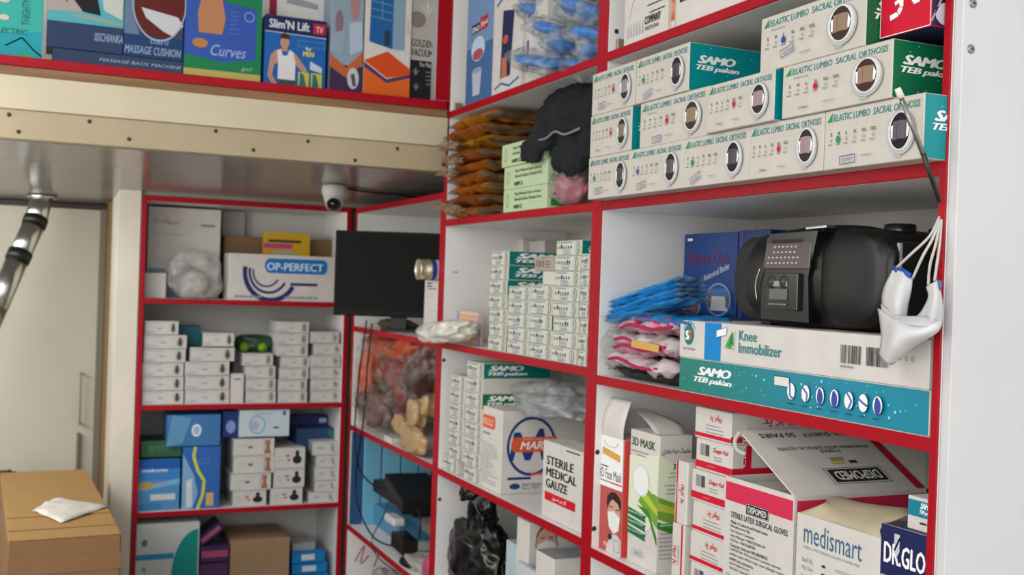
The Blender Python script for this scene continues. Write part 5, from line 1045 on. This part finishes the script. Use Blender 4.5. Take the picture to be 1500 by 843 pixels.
bbox('supply_box', 'dark blue box end at the back right of the third back shelf', 426, 482, 609, 652, .06, M('#1d2a5c', .45), lambda p: p.rect(.75, .75, .95, .9, P_('#a8b0c4')), None, 4.52)
bbox('supply_box', 'dark blue box with a teal corner behind the right white stack', 434, 494, 628, 660, .10, {'*': M('#20406e', .45), 'front': M('#25406a', .45)}, lambda p: (p.ell(.75, .3, .15, .25, P_('#8a7a60'), 12), p.poly([(.8, .9), (1, .9), (1, .3)], P_('#1f6a6a'))), None, 4.42)
bar_ = bar('support_carton', (ony(434, 650, 4.42).x, 4.50, S3), (ony(488, 650, 4.42).x, 4.62, ony(440, 652, 4.52).z-.001), M('#6d6e70', .6, 0, 'card')); tag(bar_, 'grey carton at the back behind the right white stack', 'box')
# cell 4
def f(p): p.ell(.98, .40, .42, .52, P_('#0f8c88'), 30, 90, 270); p.rect(0, .62, .60, .68, P_('#2d88b8')); p.ell(.13, .80, .05, .04, P_('#3a8a5a'), 10); p.lines(.1, .42, .35, 6, .05, .012, SILV, 3); p.ell(.13, .52, .04, .03, P_('#7aa88a'), 10)
bbox('supply_box', 'white box with a teal half circle on the bottom back shelf', 196, 291, 767, 880, .16, {'*': M('#c4cac8', .45, 0, 'card'), 'right': M('#0c7f80', .45)}, f, S4, 4.35)
for i, (xl, xr, yt, yb, lb) in enumerate(((292, 334, 826, 860, 'purple pack at the bottom beside the teal half circle'), (293, 336, 800, 824, 'dark purple pack above the lower one'))):
    bbox('purple_pack', lb, xl, xr, yt, yb, .12, M('#3a2350' if i else '#4a2a55', .4), lambda p: p.rect(.05, .3, .95, .7, P_('#9a4a6a')), S4 if i == 0 else None, 4.36, 'purple packs on the bottom back shelf')
o = bbox('purple_pack', 'dark purple pack tilted steeply on the others', 296, 338, 780, 794, .12, M('#2c1c4c', .35), lambda p: p.rect(.1, .25, .9, .7, P_('#a0506e')), None, 4.37, 'purple packs on the bottom back shelf'); o.rotation_euler = (0, -math.radians(38), 0); o.location.z -= .018
bbox('brown_carton', 'large plain brown carton on the bottom back shelf', 337, 423, 790, 900, .26, M('#987d60', .6, 0, 'card'), None, S4, 4.35)
for i, (yt, yb, xr, lb) in enumerate(((842, 858, 481, 'bright blue box lowest of the blue ones at the frame border'), (826, 841, 479, 'bright blue box second, below the top one'), (809, 825, 476, 'bright blue box on top of the blue stack'))):
    bbox('blue_box', lb, 428, xr, yt, yb, .16, M('#0d76b8', .4), lambda p: p.rect(.28, .25, .68, .78, P_('#c0ccd6')), None, 4.37, 'bright blue boxes on the bottom back shelf')
bb_ = bar('support_carton', (ony(430, 870, 4.37).x, 4.38, S4), (ony(478, 870, 4.37).x, 4.52, ony(450, 858, 4.37).z-.001), M('#0f6aa4', .5)); tag(bb_, 'blue carton under the bright blue boxes', 'box')
bbox('clear_tray', 'grey clear-lidded box on the blue stack', 428, 462, 796, 808, .14, M('#8f9496', .3), None, None, 4.40)

# ================================================================== MEZZANINE DISPLAY
ZM = .5755
def mbox(name, label, xl, xr, yt, mats, pf=None, depth=.12, Y=3.262, z0=ZM, zt=None, yb=None, group=None):
    x, w = bplace(xl, xr, 60, Y); top = ony((xl+xr)/2, yt, Y).z if zt is None else zt; p = Print((w, depth, top-z0))
    if pf: pf(p)
    return carton(name, label, 'box', (x, Y, z0), (w, depth, top-z0), 0, mats, p)
def f(p):
    p.poly([(0, .0), (1, 0), (1, .30), (0, .20)], P_('#1f9aa8')); p.line([(.55, .12), (.75, .22), (.9, .10), (1, .04)], .004, P_('#1d3f6a')); p.text('ELECTRIC', .40, .245, .42, .06, P_('#1c6a60'), .02, .2); p.ell(.80, .03, .08, .03, P_('#4f9a6a'), 10)
    p.text('THIGHTMASTER', .84, .35, .60*1.0, .08, P_('#1c6e6e'), .01, 0, 90)
    for z in (.60, .42): p.ell(.38, z, .10, .06, P_('#3a3a52'), 12); p.ell(.52, z-.01, .07, .03, P_('#c9beb8'), 10); p.rect(.34, z-.08, .44, z-.03, P_('#a04a54'))
mbox('massager_box', 'turquoise box with small pictures at the far left of the upper shelf', -60, 62, -60, M('#2ba89c', .4), f)
def f(p): p.text('MASSAGE BACK MACHINE', .35, .42, .64, .22, P_('#93a7c4'), .01, .2)
mbox('massager_box', 'flat navy box at the bottom of the glossy pair', 77, 269, 80, M('#1c3358', .25, 0, 'plain', .12), f)
zf = ony(173, 80, 3.262).z+.001
def f(p):
    p.rect(0, .30, 1, .78, P_('#5fb0b8')); p.poly([(0, .42), (.42, .45), (.42, 1), (0, 1)], P_('#a39a96')); p.poly([(.18, 1), (.42, 1), (.58, .42), (.44, .40), (.30, .62)], P_('#15171c')); p.poly([(.05, 1), (.12, 1), (.20, .62), (.10, .8)], P_('#15171c')); p.poly([(.46, .42), (.62, .40), (.98, .34), (.98, .30), (.3, .36)], P_('#8a9a90')); p.poly([(.5, 1), (.62, .62), (.98, .5), (1, 1)], P_('#bcbfb9')); p.rect(.70, .84, 1, 1, P_('#b07078'))
zt_m = ony(68, 72, 3.262).z
x, w = bplace(68, 180, 60, 3.262); zb2 = ony(124, 77, 3.262).z+.004
def f2(p): p.text('ISSCHIANKA', .62, .12, .38, .09, P_('#8fa5c2'), .01, .2); p.setface((p.fw, .12, p.fh), 'front'); p.k = 5; p.rect(0, .29, 1, 1, P_('#4fa3ae')); p.poly([(0, .40), (.45, .42), (.42, 1), (0, 1)], P_('#a39a96')); p.poly([(.24, 1), (.52, 1), (.70, .40), (.46, .42), (.34, .54)], P_('#15171c')); p.poly([(.02, 1), (.12, 1), (.26, .50), (.16, .58)], P_('#15171c')); p.poly([(.3, .36), (.98, .31), (.98, .345), (.4, .40)], P_('#8a9a90')); p.poly([(.60, 1), (.74, .46), (.98, .38), (1, 1)], P_('#bcbfb9'))
mbox('massager_box', 'navy and aqua glossy box with a dark figure on the upper shelf', 68, 180, -60, M('#143058', .25, 0, 'plain', .12), f2, z0=zf)
def f(p): p.rect(0, 0, 1, .22, P_('#1b3a66')); p.text('MASSAGE CUSHION', .02, .03, .95, .08, P_('#93a7c4'), .01, .2); p.text('LOSS U', .45, .145, .3, .05, P_('#93a7c4'), .01); p.rect(0, .22, .25, 1, P_('#5f7490')); p.ell(.58, .56, .42, .35, P_('#5a1d18'), 28, sq=.6); p.poly([(.28, .50), (.90, .44), (1, .36), (.82, .24), (.66, .28), (.36, .40)], P_('#bdbfc6')); p.ring(.58, .56, .46, .39, .05, P_('#93a7bc'), 28)
mbox('massager_box', 'glossy box with a brown picture and white pad beside the navy one', 181, 268, -60, M('#1b3a66', .25, 0, 'plain', .12), f, z0=zf)
def f(p):
    p.rect(0, 0, 1, .10, P_('#b5a860')); p.poly([(0, .10), (1, .10), (1, .28), (.5, .20), (0, .26)], P_('#157a4a')); p.rect(.93, .1, 1, .9, P_('#157a4a')); p.poly([(.5, .9), (1, .85), (1, 1), (.5, 1)], P_('#157a4a'))
    p.poly([(.18, .52), (.48, .52), (.52, .70), (.46, .98), (.22, .98), (.16, .75)], P_('#b07a56')); p.ell(.20, .40, .10, .055, P_('#b07a48'), 16); p.text('Curves', .34, .27, .46, .13, P_('#9fb0d4'), 0, .3); p.ring(.83, .76, .07, .06, .2, P_('#7f98cc'), 16); p.text('gel', .74, .12, .15, .06, P_('#8fc0a0'), 0, .3); p.lines(.58, .80, .72, 6, .05, .012, P_('#5578bc'), 3)
mbox('slimming_box', 'blue and green box with a bare waist picture on the upper shelf', 270, 383, -10, M('#2b50a6', .4), f)
def f(p): p.rect(.0, .0, .12, 1, P_('#8a1830')); p.text('MANUAL RESUSCITATOR', .25, .86, .68, .03, GREYT, 0); p.poly([(.28, .72), (.80, .68), (.80, .64), (.28, .66)], P_('#8f9196')); p.text('PL', .42, .74, .09, .05, P_('#b0506a'))
mbox('resuscitator_box', 'white and dark red box standing behind the blue vest box', 393, 482, -60, WPAP, f, .10, 3.36)
def f(p):
    p.rect(0, .76, 1, 1, NAVYP); p.text("Slim'N Lift", .06, .82, .66, .13, P_('#c6cad4'), .03); p.rect(.78, .80, .98, .95, P_('#b02038')); p.text('TV', .82, .82, .12, .09, P_('#d8b8bc'), .02); p.line([(0, .765), (1, .75)], .002, P_('#c6cad4'))
    sk = P_('#b08872'); p.ell(.32, .63, .075, .085, sk, 14); p.poly([(.24, .68), (.40, .68), (.38, .75), (.30, .765), (.25, .73)], P_('#3a2c2a')); p.poly([(.27, .50), (.37, .50), (.36, .60), (.28, .60)], sk)
    p.poly([(.16, .50), (.27, .53), (.22, .32), (.14, .30), (.10, .42)], sk); p.poly([(.05, .12), (.12, .12), (.18, .38), (.10, .44)], sk); p.poly([(.42, .52), (.50, .48), (.70, .26), (.66, .20), (.46, .36)], sk); p.poly([(.05, .14), (.12, .16), (.22, .02), (.14, 0)], sk)
    p.poly([(.20, .50), (.26, .53), (.29, .44), (.36, .44), (.40, .53), (.46, .50), (.50, .36), (.50, .10), (.22, .10), (.22, .32)], P_('#cfd0d2')); p.rect(.24, .02, .50, .10, P_('#3a4a50'))
    p.box(.54, .60, .98, .68, .0008, P_('#86b0d0')); p.text('for', .66, .55, .10, .05, WHT); p.text('MEN', .62, .46, .18, .075, P_('#d6d04c'), .03); p.poly([(.74, .40), (.94, .32), (.94, .24), (.74, .28)], P_('#b7c0ce'))
    for x in (.55, .76): p.rect(x, .02, x+.18, .23, P_('#b7b438')); p.poly([(x+.02, .02), (x+.14, .02), (x+.09, .20), (x+.03, .22)], P_('#2a6a6a'))
mbox('slimming_box', 'blue box with a man in a white vest on the upper shelf', 388, 478, 26, M('#0f5aa8', .4), f)
def f(p): p.rect(0, 0, 1, .22, P_('#3a2a4c')); p.poly([(0, .20), (.5, .12), (1, .24), (1, .34), (.5, .20), (0, .30)], P_('#b25c34')); p.ell(.72, .12, .18, .085, P_('#b9b9be'), 18); p.poly([(.64, .15), (.76, .16), (.82, .06), (.72, .06)], P_('#4a4a55')); p.ell(.72, .70, .14, .12, P_('#a0787a'), 14); p.ell(.25, .55, .12, .10, P_('#7d6870'), 12); p.poly([(.55, .55), (.95, .58), (1, .35), (.6, .30)], P_('#a3b3c4')); p.poly([(0, .45), (.45, .5), (.4, .3), (0, .32)], P_('#8a9cae')); p.text('Doctor', .45, .90, .28, .05, P_('#3c3c50'), .0, .3); p.rect(.62, .90, .9, .93, P_('#b0506a'))
mbox('sprayer_box', 'grey-blue and orange box with faces and a round badge', 484, 532, -50, M('#8497a8', .4), f, .14)
def f(p): p.poly([(0, .0), (1, 0), (1, .22), (.5, .14), (0, .26)], P_('#d2601e')); p.poly([(0, .26), (.5, .14), (1, .20), (1, .17), (.5, .11), (0, .22)], P_('#4a3a5c')); p.poly([(0, .27), (.5, .36), (1, .24), (1, .205), (.5, .15)], P_('#c8481c')); p.poly([(.1, .42), (.60, .38), (.60, .86), (.12, .88)], P_('#1c5a94')); p.rect(.60, .38, .86, .84, P_('#7d98ac'))
def f3(p):
    f(p)
    for i in range(4): p.line([(.13, .80-.06*i), (.58, .78-.06*i)], .0012, P_('#8fb0d0'))
    p.line([(.36, .60), (.36, .86)], .0012, P_('#8fb0d0')); p.rect(.42, .40, .54, .52, P_('#26344a')); p.ring(.5, .90, .6, .10, .2, P_('#c8501e'), 20, 20, 160); p.lines(.9, .62, .97, 6, .02, .006, GREYT, 3)
mbox('cabinet_box', 'white and orange box picturing a blue cabinet', 534, 602, -45, WPAP, f3, .16)
def f(p): p.rect(0, 0, 1, .30, P_('#1b1b1d')); p.text('GOLDEN', .06, .40, .80, .055, P_('#2b2927'), .016); p.text('VACUUM', .06, .33, .80, .055, P_('#2b2927'), .016); p.text('For Men', .40, .255, .44, .035, P_('#b5b5b3'), .01); p.lines(.5, .22, .85, 4, .03, .01, P_('#6f6f70'), 3, True)
def f4(p):
    f(p); q = P_('#b3b1ad')
    for cx, cz, s, c in ((.62, .66, 1, P_('#c9c8c4')), (.25, .20, .55, P_('#8f8f90')), (.28, .09, .5, P_('#8f8f90'))):
        for a in (-50, 0, 50):
            r = math.radians(a); p.poly([(cx, cz-.03*s), (cx+math.sin(r-.25)*.18*s, cz+math.cos(r)*.045*s), (cx+math.sin(r)*.30*s, cz+math.cos(r)*.09*s), (cx+math.sin(r+.25)*.18*s, cz+math.cos(r)*.04*s)], c)
    p.ell(.25, .60, .3, .06, P_('#7d7068'), 14)
mbox('vacuum_box', 'grey and black box with white leaves at the right of the upper shelf', 600, 640, -50, M('#a7a39c', .4), f4, .12, 3.27)

# ================================================================== LEFT CORNER AND CEILING ITEMS
# cctv dome
q = ony(490, 283, 3.75); zc = ceilz(3.75)-.001
cc = empty('security_camera', (q.x, 3.75, zc)); tag(cc, 'white dome security camera hanging under the mezzanine', 'camera')
wm = M('#b5b3ae', .35); 
mesh_obj('housing', lathe_me([(.0, 0), (.040, 0), (.045, -.006), (.046, -.026), (.040, -.040), (.036, -.055), (.026, -.072), (.0, -.082)], wm, 28), cc)
eye = empty('lens_holder'); bpy.data.objects.remove(eye)
d_ = Vector((-.25, -.88, -.45)).normalized(); R_ = d_.to_track_quat('Z', 'Y')
o = mesh_obj('lens_ring', lathe_me([(.030, -.02), (.030, .0), (.026, .006), (.022, .004), (0, .003)], [wm, M('#3a3836', .25), M('#141414', .15)], 28, [0, 0, 1, 2]), cc); o.location = Vector((0, 0, -.055))+d_*.030; o.rotation_euler = R_.to_euler()
o = mesh_obj('lens', lathe_me([(.012, .002), (.010, .006), (0, .008)], M('#0a0a0c', .08, 0, 'plain', .5), 20), cc); o.location = Vector((0, 0, -.055))+d_*.032; o.rotation_euler = R_.to_euler()
P = [onz(x, y, ceilz(Yc)-.006) for x, y, Yc in ((505, 275, 3.9), (530, 270, 3.9), (560, 272, 3.9), (580, 266, 3.8), (610, 268, 3.8), (650, 262, 3.7))]
P = [Vector((ony(x, y, Yc).x, Yc, ceilz(Yc)-.006)) for x, y, Yc in ((505, 275, 3.78), (530, 270, 3.82), (560, 272, 3.86), (580, 266, 3.85), (610, 268, 3.9), (650, 262, 3.9))]
o = mesh_obj('ceiling_cable', tube_me([p-P[0] for p in spline(P, 5)], .004, M('#1f1c1a', .5), 8)); o.location = P[0]; tag(o, 'dark cable running along the mezzanine underside from the camera', 'cable')
# flue pipe
CH = M('#c3c7c4', .24, 1, 'metal'); 
top = ony(62, 288, 4.72); top.z = ceilz(4.72)-.002
pa = [ony(52, 325, 4.66), ony(28, 375, 4.60), ony(-6, 452, 4.52), ony(-40, 530, 4.45)]
pp = empty('flue_pipe', pa[3]); tag(pp, 'shiny chrome pipe slanting down from the ceiling at the far left', 'pipe')
def seg(nm, a, b, r, r2=None, m=CH): return mesh_obj(nm, tube_me([a-pp.location, a.lerp(b, .5)-pp.location, b-pp.location], r, m, 20, r2), pp)
seg('pipe_section', top, pa[0], .042); seg('joint_ring', pa[0].lerp(top, .12), pa[0].lerp(pa[1], .12), .046, m=M('#2c2c2a', .4, .6, 'metal')); seg('pipe_section', pa[0], pa[1], .042); seg('joint_ring', pa[1].lerp(pa[0], .1), pa[1].lerp(pa[2], .1), .046, m=M('#2c2c2a', .4, .6, 'metal')); seg('pipe_section', pa[1], pa[2], .042); seg('pipe_section', pa[2], pa[3], .042)
seg('ceiling_collar', top, top-Vector((0, 0, .010)), .058, .056)
# cardboard carton with a sheet of tissue
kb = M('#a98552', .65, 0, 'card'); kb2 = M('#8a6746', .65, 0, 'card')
Rr = ony(178, 783, 3.35); ztp = Rr.z; Bk = onz(127, 690, ztp); Lf = onz(12, 800, ztp)
dv = (Bk-Rr); dpt = dv.length; rzc = math.atan2(-dv.x, dv.y); wv = Vector((math.cos(rzc), math.sin(rzc), 0)); wc = (Rr-Lf).dot(wv); Or = Rr-wv*wc
ck = empty('cardboard_carton', (Or.x, Or.y, -1.5495), rzc); tag(ck, 'large brown cardboard carton with taped flaps in the lower left corner', 'box')
hc = ztp+1.5495
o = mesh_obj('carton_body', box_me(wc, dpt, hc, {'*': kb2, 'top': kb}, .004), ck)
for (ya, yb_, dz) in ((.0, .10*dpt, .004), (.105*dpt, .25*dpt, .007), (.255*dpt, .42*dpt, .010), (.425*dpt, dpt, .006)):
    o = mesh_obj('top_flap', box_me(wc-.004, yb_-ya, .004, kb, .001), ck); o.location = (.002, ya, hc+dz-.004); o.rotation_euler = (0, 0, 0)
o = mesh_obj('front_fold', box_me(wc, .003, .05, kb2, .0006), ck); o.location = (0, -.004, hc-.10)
ti = M('#dad7cf', .8, 0, 'cloth')
pts = [(48, 745), (84, 726), (162, 738), (120, 756), (90, 762)]
q = [onz(x, y, ztp+.02) for x, y in pts]; cx = sum((v for v in q), Vector())/5
nr, nc = 9, 11; vs = []; fs = []
qa, qb, qc, qd = q[0], q[1], q[2], q[4]
for i in range(nr):
    for j in range(nc):
        u, v = j/(nc-1), i/(nr-1); pnt = (qa.lerp(qb, u)).lerp(qd.lerp(qc, u), v)
        vs.append(Vector((pnt.x, pnt.y, ztp+.012+.014*abs(noise.noise(Vector((u*3, v*3, 4))))+.010*math.sin(u*math.pi)*math.sin(v*math.pi)))-q[0])
for i in range(nr-1):
    for j in range(nc-1): fs.append((i*nc+j, (i+1)*nc+j, (i+1)*nc+j+1, i*nc+j+1))
me = me_from(vs, fs, [ti], None, True); o = mesh_obj('tissue_sheet', me); o.location = q[0]; md = o.modifiers.new('s', 'SOLIDIFY'); md.thickness = .002; tag(o, 'white crumpled tissue sheet lying on the cardboard carton', 'paper')
# dark bag edge behind the carton at the frame border
q = ony(-5, 730, 4.6); o = mesh_obj('dark_sack', crumple_me(.12, .12, .30, M('#2c2c34', .5, 0, 'cloth'), 221, .1, 2, .8, 36, 24)); o.location = (q.x+.02, 4.75, -1.549); o.scale = (1, 1, (ony(10, 697, 4.75).z+1.549)/.6); tag(o, 'dark grey sack behind the cardboard carton at the left border', 'sack')
